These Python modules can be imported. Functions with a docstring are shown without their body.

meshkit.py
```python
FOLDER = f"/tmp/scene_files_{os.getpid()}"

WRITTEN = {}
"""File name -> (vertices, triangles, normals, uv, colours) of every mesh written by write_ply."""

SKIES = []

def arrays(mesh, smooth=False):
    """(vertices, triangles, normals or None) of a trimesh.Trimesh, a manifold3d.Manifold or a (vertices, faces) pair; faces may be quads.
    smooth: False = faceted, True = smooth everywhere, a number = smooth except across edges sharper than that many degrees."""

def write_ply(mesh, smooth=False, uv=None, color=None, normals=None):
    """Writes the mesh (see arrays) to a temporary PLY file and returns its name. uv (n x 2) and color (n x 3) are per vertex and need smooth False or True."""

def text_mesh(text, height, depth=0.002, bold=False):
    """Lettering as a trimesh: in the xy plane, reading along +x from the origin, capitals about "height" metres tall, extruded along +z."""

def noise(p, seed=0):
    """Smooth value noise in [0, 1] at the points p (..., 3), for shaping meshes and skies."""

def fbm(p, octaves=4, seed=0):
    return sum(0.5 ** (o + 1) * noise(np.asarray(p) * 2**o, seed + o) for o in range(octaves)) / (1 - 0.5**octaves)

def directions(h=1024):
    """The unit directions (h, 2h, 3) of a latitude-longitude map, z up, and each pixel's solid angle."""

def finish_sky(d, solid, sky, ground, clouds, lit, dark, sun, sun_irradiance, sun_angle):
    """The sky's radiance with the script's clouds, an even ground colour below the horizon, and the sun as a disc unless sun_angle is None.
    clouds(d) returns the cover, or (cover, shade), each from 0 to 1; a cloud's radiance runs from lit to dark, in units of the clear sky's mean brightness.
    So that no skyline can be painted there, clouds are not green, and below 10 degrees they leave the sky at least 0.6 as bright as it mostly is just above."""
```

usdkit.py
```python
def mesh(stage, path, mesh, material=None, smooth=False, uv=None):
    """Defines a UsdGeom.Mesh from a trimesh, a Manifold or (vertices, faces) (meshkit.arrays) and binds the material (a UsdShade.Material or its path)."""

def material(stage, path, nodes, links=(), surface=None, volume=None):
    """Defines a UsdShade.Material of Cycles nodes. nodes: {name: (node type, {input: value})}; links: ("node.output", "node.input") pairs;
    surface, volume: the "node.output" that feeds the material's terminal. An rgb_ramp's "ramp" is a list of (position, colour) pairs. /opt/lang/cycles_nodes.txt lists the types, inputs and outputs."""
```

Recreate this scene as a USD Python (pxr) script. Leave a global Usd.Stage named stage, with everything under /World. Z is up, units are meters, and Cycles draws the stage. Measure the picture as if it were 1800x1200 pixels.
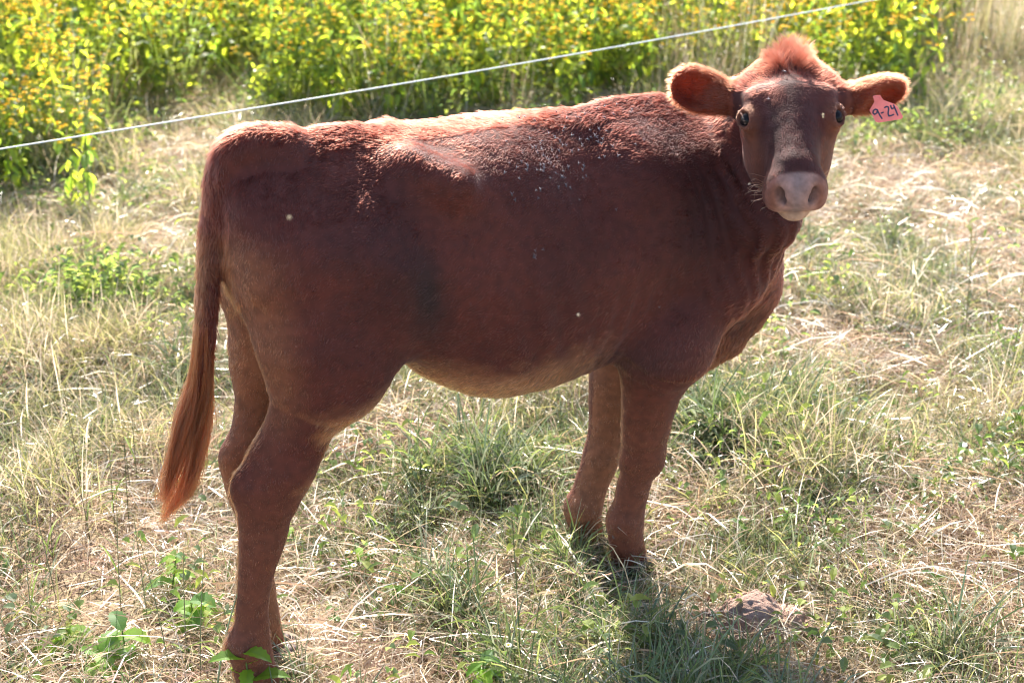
import math
import random

import numpy as np
import trimesh
import usdkit
from meshkit import fbm, noise
from pxr import Gf, Sdf, Usd, UsdGeom, UsdLux, UsdShade, Vt
from scipy.interpolate import CubicSpline, PchipInterpolator
from scipy.spatial import cKDTree

stage = Usd.Stage.CreateInMemory()
UsdGeom.SetStageUpAxis(stage, "Z")
UsdGeom.Xform.Define(stage, "/World")
UsdGeom.Scope.Define(stage, "/World/Looks")
T = Sdf.ValueTypeNames

# ---------------------------------------------------------------- camera, sky, sun, exposure
cam = UsdGeom.Camera.Define(stage, "/World/camera")
cam.AddTranslateOp().Set(Gf.Vec3d(0, 0, 2.06))
cam.AddRotateXOp().Set(90 - 25.4)
cam.CreateHorizontalApertureAttr(36.0)
cam.CreateVerticalApertureAttr(24.0)
cam.CreateFocalLengthAttr(50.0)
cam.CreateClippingRangeAttr(Gf.Vec2f(0.05, 500))
cam.CreateFStopAttr(3.8)
cam.CreateFocusDistanceAttr(3.05)
EXPOSURE = 2.15
cam.CreateExposureAttr(EXPOSURE)

SUN_EL, SUN_AZ = math.radians(39.5), math.radians(-8)                # azimuth from +y towards +x
to_sun = np.array([math.sin(SUN_AZ) * math.cos(SUN_EL), math.cos(SUN_AZ) * math.cos(SUN_EL), math.sin(SUN_EL)])
sky_mat = usdkit.material(stage, "/World/Looks/sky", {
    "sky": ("sky_texture", {"sky_type": "single_scattering", "sun_disc": False, "sun_elevation": SUN_EL, "sun_rotation": SUN_AZ, "aerosol_density": 1.5}),
    "bg": ("background_shader", {"strength": 0.085})}, [("sky.color", "bg.color")], surface="bg.background")
sky = UsdLux.DomeLight.Define(stage, "/World/sky")
UsdShade.MaterialBindingAPI.Apply(sky.GetPrim()).Bind(sky_mat)
sky.GetPrim().SetCustomDataByKey("kind", "structure")
sun = UsdLux.DistantLight.Define(stage, "/World/sun")
sun.CreateNormalizeAttr(True)
sun.CreateIntensityAttr(1.25)
sun.CreateAngleAttr(0.55)
sun.CreateColorAttr(Gf.Vec3f(1.0, 0.94, 0.85))
sun.AddTransformOp().Set(Gf.Matrix4d().SetLookAt(Gf.Vec3d(*to_sun), Gf.Vec3d(0, 0, 0), Gf.Vec3d(0, 0, 1)).GetInverse())

rng = np.random.default_rng(20240924)
random.seed(924)

# ---------------------------------------------------------------- helpers
_taken = {}


def numbered(path):
    n = _taken.get(path, 0)
    _taken[path] = n + 1
    return path if n == 0 else f"{path}_{n:03d}"


def tag(prim, label=None, cat=None, group=None, kind=None):
    prim = prim.GetPrim() if hasattr(prim, "GetPrim") else prim
    for k, v in (("label", label), ("category", cat), ("group", group), ("kind", kind)):
        if v:
            prim.SetCustomDataByKey(k, v)
    return prim


def path_of(parent):
    return "/World" if parent is None else str(parent.GetPath())


def thing(name, label, cat, loc=(0, 0, 0), rz=0.0, scale=None, group=None):
    x = UsdGeom.Xform.Define(stage, numbered("/World/" + name))
    x.AddTranslateOp().Set(Gf.Vec3d(*map(float, loc)))
    x.AddRotateZOp().Set(math.degrees(rz))
    if scale is not None:
        x.AddScaleOp().Set(Gf.Vec3f(*([float(scale)] * 3 if np.ndim(scale) == 0 else map(float, scale))))
    return tag(x, label, cat, group)


def copy_of(src, label, loc, rz, scale=None, group=None):
    name = src.GetName()
    name = name[:-4] if name[-4:-3] == "_" and name[-3:].isdigit() else name
    x = thing(name, label, src.GetCustomDataByKey("category"), loc, rz, scale, group)
    x.GetReferences().AddInternalReference(src.GetPath())
    x.SetInstanceable(True)
    return x


def mesh(name, m, mat, parent=None, smooth=False, color=None):
    v, f = (m.vertices, m.faces) if hasattr(m, "vertices") else m
    p = usdkit.mesh(stage, numbered(path_of(parent) + "/" + name), (np.asarray(v), np.asarray(f)), mat, smooth)
    if color is not None:
        pv = UsdGeom.PrimvarsAPI(p).CreatePrimvar("tint", T.Color3fArray, "vertex")
        pv.Set(Vt.Vec3fArray.FromNumpy(np.asarray(color, np.float32)))
    return p.GetPrim()


def curves(name, pts, widths, mat, parent, color=None):
    """pts (n, k, 3), widths (n, k) or (k,): n hairs of k points each as one prim."""
    n, k = pts.shape[:2]
    c = UsdGeom.BasisCurves.Define(stage, numbered(path_of(parent) + "/" + name))
    c.CreateTypeAttr("linear")
    c.CreateCurveVertexCountsAttr(Vt.IntArray.FromNumpy(np.full(n, k, np.int32)))
    c.CreatePointsAttr(Vt.Vec3fArray.FromNumpy(np.ascontiguousarray(pts.reshape(-1, 3), np.float32)))
    c.CreateWidthsAttr(Vt.FloatArray.FromNumpy(np.ascontiguousarray(np.broadcast_to(widths, (n, k)).ravel(), np.float32)))
    c.SetWidthsInterpolation("vertex")
    UsdShade.MaterialBindingAPI.Apply(c.GetPrim()).Bind(mat)
    if color is not None:
        pv = UsdGeom.PrimvarsAPI(c).CreatePrimvar("tint", T.Color3fArray, "uniform")
        pv.Set(Vt.Vec3fArray.FromNumpy(np.ascontiguousarray(color, np.float32)))
    return c.GetPrim()


def scatter(name, protos, which, pos, quat, scale, label, cat, kind="stuff"):
    """One PointInstancer: protos = [(name, (v, f, color), material)]."""
    pi = UsdGeom.PointInstancer.Define(stage, numbered("/World/" + name))
    tag(pi, label, cat, None, kind)
    targets = []
    for nm, (v, f, c), mat in protos:
        p = mesh(nm, (v, f), mat, pi.GetPrim(), False, c)
        targets.append(p.GetPath())
    pi.CreatePrototypesRel().SetTargets(targets)
    pi.CreateProtoIndicesAttr(Vt.IntArray.FromNumpy(np.asarray(which, np.int32)))
    pi.CreatePositionsAttr(Vt.Vec3fArray.FromNumpy(np.asarray(pos, np.float32)))
    q = np.asarray(quat, np.float32)
    pi.CreateOrientationsAttr(Vt.QuathArray([Gf.Quath(float(a), float(b), float(c_), float(d)) for a, b, c_, d in q]))
    pi.CreateScalesAttr(Vt.Vec3fArray.FromNumpy(np.asarray(scale, np.float32)))
    return pi.GetPrim()


def zquat(a, tilt=None):
    a = np.asarray(a)
    q = np.stack([np.cos(a / 2), np.zeros_like(a), np.zeros_like(a), np.sin(a / 2)], -1)
    return q


# ---------------------------------------------------------------- materials
def leafy(name, trans=0.45, rough=0.45, spec=0.5, gain=1.4, blue=0.72):
    return usdkit.material(stage, "/World/Looks/" + name, {
        "a": ("attribute", {"attribute": "tint"}),
        "p": ("principled_bsdf", {"roughness": rough, "specular_ior_level": spec}),
        "g": ("mix", {"mix_type": "multiply", "fac": 1.0, "color2": (gain * 1.05, gain, gain * blue)}),
        "t": ("translucent_bsdf", {}),
        "m": ("mix_closure", {"fac": trans})},
        [("a.color", "p.base_color"), ("a.color", "g.color1"), ("g.color", "t.color"), ("p.BSDF", "m.closure1"), ("t.BSDF", "m.closure2")], surface="m.closure")


M_GRASS = leafy("grass_blade", .42, .30, .7, 1.3, .92)
M_LEAF = leafy("weed_leaf", .57, .38, .5, 2.5, .55)
M_PETAL = leafy("petal", .55, .6, .2, 1.6)
M_STEM = leafy("plant_stem", .15, .5, .4, 1.2)
M_SOIL = usdkit.material(stage, "/World/Looks/soil", {
    "g": ("geometry", {}), "n": ("noise_texture", {"scale": 9.0, "detail": 8.0, "roughness": .65}), "n2": ("noise_texture", {"scale": 160.0, "detail": 4.0}),
    "r": ("rgb_ramp", {"ramp": [(.3, (.10, .065, .042)), (.5, (.20, .145, .09)), (.7, (.30, .24, .15))]}),
    "b": ("bump", {"strength": .8, "distance": .01}), "p": ("principled_bsdf", {"roughness": .95, "specular_ior_level": .2})},
    [("g.position", "n.vector"), ("g.position", "n2.vector"), ("n.fac", "r.fac"), ("r.color", "p.base_color"), ("n2.fac", "b.height"), ("b.normal", "p.normal")], surface="p.BSDF")
M_EARTH = usdkit.material(stage, "/World/Looks/loose_earth", {
    "g": ("geometry", {}), "n": ("noise_texture", {"scale": 60.0, "detail": 8.0, "roughness": .7}), "n2": ("noise_texture", {"scale": 350.0, "detail": 3.0}),
    "r": ("rgb_ramp", {"ramp": [(.3, (.20, .125, .10)), (.7, (.38, .26, .215))]}),
    "b": ("bump", {"strength": 1.0, "distance": .006}), "p": ("principled_bsdf", {"roughness": 1.0, "specular_ior_level": .1})},
    [("g.position", "n.vector"), ("g.position", "n2.vector"), ("n.fac", "r.fac"), ("r.color", "p.base_color"), ("n2.fac", "b.height"), ("b.normal", "p.normal")], surface="p.BSDF")


def plain(name, color, rough=.5, **kw):
    return usdkit.material(stage, "/World/Looks/" + name, {
        "g": ("geometry", {}), "n": ("noise_texture", {"scale": kw.pop("scale", 90.0), "detail": 4.0}),
        "r": ("rgb_ramp", {"ramp": [(.25, tuple(.75 * c for c in color)), (.75, tuple(min(1.25 * c, .9) for c in color))]}),
        "p": ("principled_bsdf", {"roughness": rough, **kw})}, [("g.position", "n.vector"), ("n.fac", "r.fac"), ("r.color", "p.base_color")], surface="p.BSDF")


M_SKIN = usdkit.material(stage, "/World/Looks/cow_skin", {
    "a": ("attribute", {"attribute": "tint"}), "g": ("geometry", {}), "n": ("noise_texture", {"scale": 55.0, "detail": 6.0}),
    "r": ("rgb_ramp", {"ramp": [(.3, (.72, .72, .72)), (.7, (1.2, 1.2, 1.2))]}), "x": ("mix", {"mix_type": "multiply", "fac": 1.0}),
    "b": ("bump", {"strength": .45, "distance": .004}), "n2": ("noise_texture", {"scale": 300.0, "detail": 2.0}),
    "p": ("principled_bsdf", {"roughness": .7, "specular_ior_level": .2, "sheen_weight": .03, "sheen_roughness": .4}),
    "thin": ("attribute", {"attribute": "thin"}), "t": ("translucent_bsdf", {"color": (.62, .20, .10)}), "m": ("mix_closure", {})},
    [("g.position", "n.vector"), ("g.position", "n2.vector"), ("n.fac", "r.fac"), ("a.color", "x.color1"), ("r.color", "x.color2"), ("x.color", "p.base_color"), ("n2.fac", "b.height"), ("b.normal", "p.normal"), ("thin.fac", "m.fac"), ("p.BSDF", "m.closure1"), ("t.BSDF", "m.closure2")], surface="m.closure")
M_HAIR = usdkit.material(stage, "/World/Looks/cow_hair", {
    "a": ("attribute", {"attribute": "tint"}),
    "h": ("principled_hair_bsdf", {"model": "Chiang", "parametrization": "Direct coloring", "roughness": .36, "radial_roughness": .5, "coat": 0.0, "ior": 1.42})},
    [("a.color", "h.color")], surface="h.BSDF")
M_FACE_HAIR = usdkit.material(stage, "/World/Looks/face_hair", {
    "a": ("attribute", {"attribute": "tint"}),
    "h": ("principled_hair_bsdf", {"model": "Chiang", "parametrization": "Direct coloring", "roughness": .5, "radial_roughness": .6, "coat": 0.0, "ior": 1.22})},
    [("a.color", "h.color")], surface="h.BSDF")
M_EYE = plain("eye", (.006, .004, .004), .05, specular_ior_level=.14)
M_HOOF = plain("hoof", (.07, .05, .045), .45)
M_TAG = plain("ear_tag", (.80, .16, .135), .45, scale=40.0)
M_INK = plain("marker_ink", (.012, .014, .045), .5)
M_WIRE = plain("white_rope", (.82, .82, .80), .6)
M_FLY = plain("fly_body", (.03, .025, .03), .4)
M_WING = usdkit.material(stage, "/World/Looks/fly_wing", {"p": ("principled_bsdf", {"base_color": (.30, .30, .35), "roughness": .25, "specular_ior_level": .7}), "t": ("translucent_bsdf", {"color": (.32, .32, .36)}), "m": ("mix_closure", {"fac": .5})},
                         [("p.BSDF", "m.closure1"), ("t.BSDF", "m.closure2")], surface="m.closure")
M_FLUFF = leafy("seed_fluff", .5, .8, .1, 1.0)
M_BARK = plain("bark", (.09, .07, .065), .9, scale=30.0)

# ---------------------------------------------------------------- cow: one implicit surface in the cow's own frame (x forward, y to its left, z up)
CAM_F, CAM_P, CAM_H, COW_YAW = 2500.0, math.radians(25.4), 2.06, math.radians(27.0)
EYE = np.array([0.0, 0.0, CAM_H])
CD = np.array([math.cos(COW_YAW), math.sin(COW_YAW), 0.0])
CN = np.array([-CD[1], CD[0], 0.0])


def sight(u, v):
    x, y, c, s = (u - 900) / CAM_F, -(v - 600) / CAM_F, math.cos(CAM_P), math.sin(CAM_P)
    return np.array([x, c + y * s, -s + y * c])


def on_ground(u, v, z=0.0):
    r = sight(u, v)
    return EYE + r * ((z - CAM_H) / r[2])


COW_AT = np.mean([on_ground(*q) for q in ((440, 1250), (490, 1165), (1100, 1005), (1030, 965))], axis=0)


def C(u, v, y):
    """The point of the cow's own frame at distance y left of its middle plane where it is seen in the photograph."""
    r = sight(u, v)
    t = np.dot(COW_AT + CN * y - EYE, CN) / np.dot(r, CN)
    q = EYE + r * t - COW_AT
    return np.array([np.dot(q, CD), y, q[2]])


def smin(a, b, k):
    h = np.maximum(k - np.abs(a - b), 0) / k
    return np.minimum(a, b) - h * h * k * 0.25


def ell(p, c, r, ax=None):
    q = p - np.asarray(c, np.float32)
    if ax is not None:
        q = q @ np.asarray(ax, np.float32).T
    r = np.asarray(r, np.float32)
    k0 = np.sqrt(((q / r) ** 2).sum(1)) + 1e-9
    k1 = np.sqrt(((q / (r * r)) ** 2).sum(1)) + 1e-9
    return k0 * (k0 - 1) / k1


def cone(p, a, b, ra, rb, sy=1.0):
    a, b = np.array(a, np.float32), np.array(b, np.float32)
    s = np.array([1, 1 / sy, 1], np.float32)
    q, ab = (p - a) * s, (b - a) * s
    t = np.clip(q @ ab / (ab @ ab), 0, 1)
    return (np.sqrt(((q - t[:, None] * ab) ** 2).sum(1)) - (ra + (rb - ra) * t)) * (min(sy, 1.0) ** 0.5)


def boxed(p, lo, hi, margin, f):
    """f where p is near the box, a rough distance elsewhere."""
    out = np.maximum(np.maximum(np.float32(lo) - p, p - np.float32(hi)), 0)
    d = np.sqrt((out ** 2).sum(1)) + .03
    m = d < margin + .03
    if m.any():
        d[m] = f(p[m])
    return d


def chain(p, nodes, sy=1.0, k=0.03):
    """A smooth limb through round nodes: a spline of centres and radii."""
    t = np.arange(len(nodes))
    P, R = np.array([n[0] for n in nodes]), np.array([n[1] for n in nodes])
    tt = np.linspace(0, t[-1], 5 * len(nodes))
    P, R = CubicSpline(t, P)(tt), PchipInterpolator(t, R)(tt)

    def f(q):
        d = None
        for i in range(len(tt) - 1):
            e = cone(q, P[i], P[i + 1], R[i], R[i + 1], sy)
            d = e if d is None else np.minimum(d, e)
        return d
    return boxed(p, P.min(0) - R.max(), P.max(0) + R.max(), .16, f)


def leg_nodes(rows):
    out = []
    for uL, uR, v, y in rows:
        a, b = C(uL, v, y), C(uR, v, y)
        # the sight line is oblique to the leg: a round leg spans its true width across the view
        out.append(((a + b) / 2, 0.5 * np.linalg.norm(b - a) * (0.93 if v < 700 else 0.86)))
    return out


LEG_NEAR_HIND = leg_nodes([(447, 660, 600, -.135), (464, 645, 655, -.135), (468, 612, 705, -.135), (455, 590, 755, -.13), (430, 570, 805, -.125), (413, 543, 850, -.12), (414, 517, 900, -.115), (415, 505, 950, -.112), (415, 488, 1000, -.11), (411, 476, 1060, -.108), (404, 480, 1120, -.106), (403, 486, 1160, -.106), (412, 494, 1200, -.107)])
LEG_FAR_HIND = leg_nodes([(380, 560, 500, .10), (394, 545, 560, .10), (400, 520, 630, .09), (406, 500, 700, .08), (401, 488, 750, .07), (387, 480, 800, .06), (392, 478, 850, .05), (410, 480, 900, .045), (420, 484, 960, .035), (428, 484, 1010, .03), (430, 490, 1050, .025), (434, 496, 1090, .02), (444, 504, 1125, .02)])
LEG_NEAR_FRONT = leg_nodes([(1095, 1245, 610, -.12), (1095, 1213, 650, -.10), (1092, 1192, 700, -.085), (1091, 1178, 750, -.07), (1094, 1164, 800, -.055), (1090, 1148, 835, -.045), (1080, 1138, 875, -.035), (1071, 1132, 920, -.03), (1072, 1130, 950, -.03), (1078, 1136, 975, -.03)])
LEG_FAR_FRONT = leg_nodes([(1045, 1190, 600, .16), (1038, 1150, 660, .15), (1033, 1120, 720, .14), (1031, 1100, 765, .135), (1020, 1080, 815, .125), (1006, 1068, 860, .12), (996, 1060, 890, .115), (998, 1056, 915, .115), (1004, 1062, 940, .112)])


TX = np.array([-.475, -.455, -.42, -.34, -.25, -.15, -.05, .05, .15, .25, .35, .45, .55, .65, .75, .83, .885, .91])
TTOP = np.array([1.12, 1.187, 1.228, 1.253, 1.259, 1.245, 1.226, 1.217, 1.214, 1.207, 1.202, 1.204, 1.196, 1.165, 1.09, 1.0, .90, .83])
TBOT = np.array([1.02, .95, .90, .87, .84, .765, .676, .618, .597, .590, .592, .597, .592, .585, .585, .60, .65, .72])
TW = np.array([.05, .10, .135, .165, .19, .205, .218, .232, .243, .243, .235, .222, .205, .19, .17, .14, .09, .04])
TP = np.array([2., 2., 2.0, 2.0, 2.0, 2.1, 2.3, 2.5, 2.4, 2.2, 2.0, 1.9, 1.9, 2.0, 2., 2., 2., 2.])
TU = np.array([.1, .1, .1, .1, .1, .1, .1, .08, .08, .12, .18, .22, .22, .2, .1, .1, .1, .1])
TPU = np.array([2., 1.9, 1.6, 1.38, 1.32, 1.38, 1.75, 2.3, 2.1, 1.7, 1.45, 1.35, 1.35, 1.5, 1.8, 2., 2., 2.])


def yc(x):
    return 0.10 * np.clip(x, -.5, .8)


def torso(p):
    x, y, z = p.T
    top, bot, w, e, tu, eu = (PchipInterpolator(TX, a)(np.clip(x, TX[0], TX[-1])).astype(np.float32) for a in (TTOP, TBOT, TW, TP, TU, TPU))
    zc = bot + (top - bot) * .50
    h = np.where(z > zc, top - zc, zc - bot)
    # the widest place lies low on the ribs, and the upper half narrows towards the spine
    up = np.clip((z - zc) / np.maximum(h, .01), 0, 1)
    w = w * (1.02 - tu * up ** 1.4)
    dy, dz = np.abs(y - yc(x)), np.abs(z - zc)
    rho = np.sqrt(dy * dy + dz * dz) + 1e-6
    e = np.where(z > zc, eu, e)
    r = ((dy / w) ** e + (dz / h) ** e) ** (1 / e) + 1e-6
    d = rho - rho / r
    out = np.maximum(TX[0] - x, x - TX[-1])
    return np.where(out > 0, np.sqrt(np.maximum(d, 0) ** 2 + out ** 2) + .01, d)


# head frame: F towards the nose, R to the right in the photograph, U out of the forehead
HEAD_EYES = C(1391, 191, -.28)


def head_axes(tilt=44, yaw=5, roll=2):
    wv = sight(1391, 207)
    wv = wv / np.linalg.norm(wv)
    v = np.array([wv @ CD, wv @ CN, wv[2]])
    r = np.array([CD[0], CN[0], 0.0])
    r -= v * (r @ v)
    r /= np.linalg.norm(r)
    u = np.cross(r, v)
    u *= np.sign(u[2])
    ro, ya, ti = map(math.radians, (roll, yaw, tilt))
    r, u = r * math.cos(ro) + u * math.sin(ro), u * math.cos(ro) - r * math.sin(ro)
    b = -v
    b, r = b * math.cos(ya) + r * math.sin(ya), r * math.cos(ya) - b * math.sin(ya)
    return np.array([b * math.cos(ti) - u * math.sin(ti), r, b * math.sin(ti) + u * math.cos(ti)])


HA = head_axes()
HO = HEAD_EYES


def hp(f, r, u):
    """A point of the head frame in the cow's frame."""
    return HO + np.array([f, r, u]) @ HA


def hv(u, v, back):
    """The point seen at a pixel of the photograph, that much farther away than the eyes."""
    r = sight(u, v)
    e = COW_AT + CD * HO[0] + CN * HO[1] + np.array([0, 0, HO[2]]) - EYE
    w = EYE + r / np.linalg.norm(r) * (np.linalg.norm(e) + back) - COW_AT
    return np.array([w @ CD, w @ CN, w[2]])


EYE_OUT = np.array([.30, .66, .69])
EYE_R = .0174


SHORT = .87


def skull(q):
    q = q / np.array([SHORT, 1, 1], np.float32)
    a = q.copy()
    a[:, 1] = np.abs(a[:, 1])                                        # the head is symmetrical
    d = ell(q, (-.065, 0, -.066), (.125, .096, .090))                # cranium
    d = smin(d, cone(a, (-.150, 0, -.038), (-.128, .050, -.052), .058, .045), .06)  # poll
    d = smin(d, cone(q, (-.02, 0, -.058), (.145, 0, -.052), .074, .047), .06)  # face
    d = smin(d, cone(q, (-.03, 0, -.014), (.165, 0, -.018), .046, .030), .04)  # nose bridge
    d = smin(d, cone(a, (-.040, .070, -.006), (.020, .078, -.010), .024, .013), .03)  # brow
    d = smin(d, ell(a, (.010, .046, -.115), (.085, .036, .075)), .05)  # cheek
    d = smin(d, cone(a, (-.03, .042, -.165), (.145, .014, -.105), .038, .028), .05)  # jaw
    d = smin(d, cone(a, (-.10, .080, -.045), (-.09, .100, -.045), .035, .03), .04)  # ear root
    d = smin(d, ell(a, (.012, .074, -.034), (.034, .026, .030)), .02)  # eye bulge
    d = smin(d, ell(q, (.192, 0, -.055), (.048, .053, .050)), .04)   # muzzle
    d = smin(d, ell(a, (.209, .031, -.050), (.034, .030, .042)), .022)  # nostril wings
    d = smin(d, ell(q, (.223, 0, -.049), (.028, .040, .034)), .02)
    d = smin(d, ell(q, (.178, 0, -.113), (.058, .038, .022)), .008)  # lower lip and chin
    d = smin(d, ell(a, (.184, .040, -.080), (.046, .022, .025)), .02)  # upper lip
    return d


_t = np.arange(0, .14, .0005)[::-1]
_k = skull((np.array([-.006, .050, -.058]) + EYE_OUT * _t[:, None]).astype(np.float32))
EYE_ON = np.array([-.006, .050, -.058]) + EYE_OUT * _t[np.argmax(_k < 0)]   # where the eye breaks the skin
EYE_C = EYE_ON - EYE_OUT * .0138
EYES = [EYE_C * [1, -1, 1], EYE_C]


def head(p):
    q = ((p - HO.astype(np.float32)) @ HA.T.astype(np.float32)).astype(np.float32)
    d = skull(q)
    q[:, 0] /= SHORT
    a = q.copy()
    a[:, 1] = np.abs(a[:, 1])
    nos = ell(a, NOSE_AT, NOSE_R, NOSE_ROT)
    d = -smin(-d, nos, .010)                                          # nostrils
    a[:, 0] *= SHORT
    w = (a - EYE_ON.astype(np.float32)) @ EYE_AX.T.astype(np.float32)
    d = smin(d, np.sqrt((np.sqrt((w[:, 0] / 1.25) ** 2 + w[:, 1] ** 2) - .0165) ** 2 + (w[:, 2] + .002) ** 2) - .0038, .012)  # lids
    sock = ell(w, (0, 0, 0), (.0178, .0122, .0145))
    d = -smin(-d, sock, .005)
    return d


EYE_AX = np.array([np.array([.95, -.30, 0]) - EYE_OUT * (np.array([.95, -.30, 0]) @ EYE_OUT), [0, 0, 0], EYE_OUT])
EYE_AX[0] /= np.linalg.norm(EYE_AX[0])
EYE_AX[2] /= np.linalg.norm(EYE_AX[2])
EYE_AX[1] = np.cross(EYE_AX[2], EYE_AX[0])
NOSE_AT, NOSE_R = (.238, .032, -.040), (.024, .0088, .0195)
_n0 = np.array([.80, .55, -.20]) / np.linalg.norm([.80, .55, -.20])   # out of the nostril
_n2 = np.array([0, .52, .85]) - _n0 * (np.array([0, .52, .85]) @ _n0)
_n2 /= np.linalg.norm(_n2)
NOSE_ROT = np.array([_n0, np.cross(_n2, _n0), _n2])


def unit(v):
    return np.asarray(v, float) / np.linalg.norm(v)


def ear(p, root, tip, up, half, hollow):
    """A cupped ear: an ellipsoid with a smaller one taken out of its front."""
    ax = unit(np.array(tip) - root)
    nrm = unit(np.array(hollow) - ax * np.dot(hollow, ax))
    side = np.cross(nrm, ax)
    L = np.linalg.norm(np.array(tip) - root)
    M = np.array([ax, side, nrm])
    c = root + ax * L * .54
    q = (p - c.astype(np.float32)) @ M.T.astype(np.float32)
    taper = 1 + .25 * np.clip(q[:, 0] / (L * .5), -1, 1)
    q[:, 1] = q[:, 1] / taper
    o = ell(q, (0, 0, 0), (L * .52, half, .030))
    i = ell(q, (.008, 0, .024), (L * .45, half * .84, .030))
    d = -smin(-o, i, .008)
    stem = cone(p, root - ax * .02, root + ax * .045, .030, .024)
    return smin(d, stem, .03)


EAR_L = dict(root=hv(1300, 178, .085), tip=hv(1187, 147, .10), up=None, half=.046, hollow=HA[0] * .8 + HA[2] * .55 - HA[1] * .15)
EAR_R = dict(root=hv(1482, 178, .085), tip=hv(1586, 156, .12), up=None, half=.037, hollow=HA[0] * .95 + HA[2] * .10 + HA[1] * .35)

NECK = [((.46, .04, .97), .18), ((.62, .04, .97), .175), ((.74, -.01, 1.01), .150), (hp(-.18, -.02, -.20), .115), (hp(-.11, -.0, -.11), .088)]
TAIL_PX = [(500, 262, .045), (450, 258, .042), (412, 272, .037), (391, 315, .033), (381, 380, .029), (371, 450, .025), (365, 520, .022), (360, 590, .020), (354, 650, .018), (346, 700, .014)]
TAIL_Y = -.045
TAIL = [(C(u, v, TAIL_Y), r) for u, v, r in TAIL_PX]


JOINTS = [(C(430, 857, -.118), (.025, .022, .034), .033), (C(488, 876, -.125), (.024, .018, .036), .035), (C(409, 808, .058), (.020, .020, .030), .035),
          (C(1144, 799, -.058), (.024, .038, .040), .035), (C(1104, 808, -.055), (.016, .024, .026), .03), (C(1058, 812, .125), (.024, .034, .038), .035),
          (C(424, 1132, -.106), (.024, .036, .030), .035), (C(1091, 915, -.03), (.024, .036, .030), .035), (C(1018, 893, .115), (.024, .034, .030), .035)]


GROOVES = [(C(472, 775, -.215), C(452, 838, -.188), .012, .010), (C(600, 640, -.275), C(640, 700, -.265), .02, .02), (C(1128, 700, -.165), C(1122, 775, -.130), .010, .008), (C(446, 925, -.185), C(440, 1080, -.165), .010, .008)]


def boxed_smin(d, p, c, r, k):
    m = ((p - np.float32(c)) ** 2).sum(1) < (max(r) + .09) ** 2
    if m.any():
        d[m] = smin(d[m], ell(p[m], c, r), k)
    return d


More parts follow.
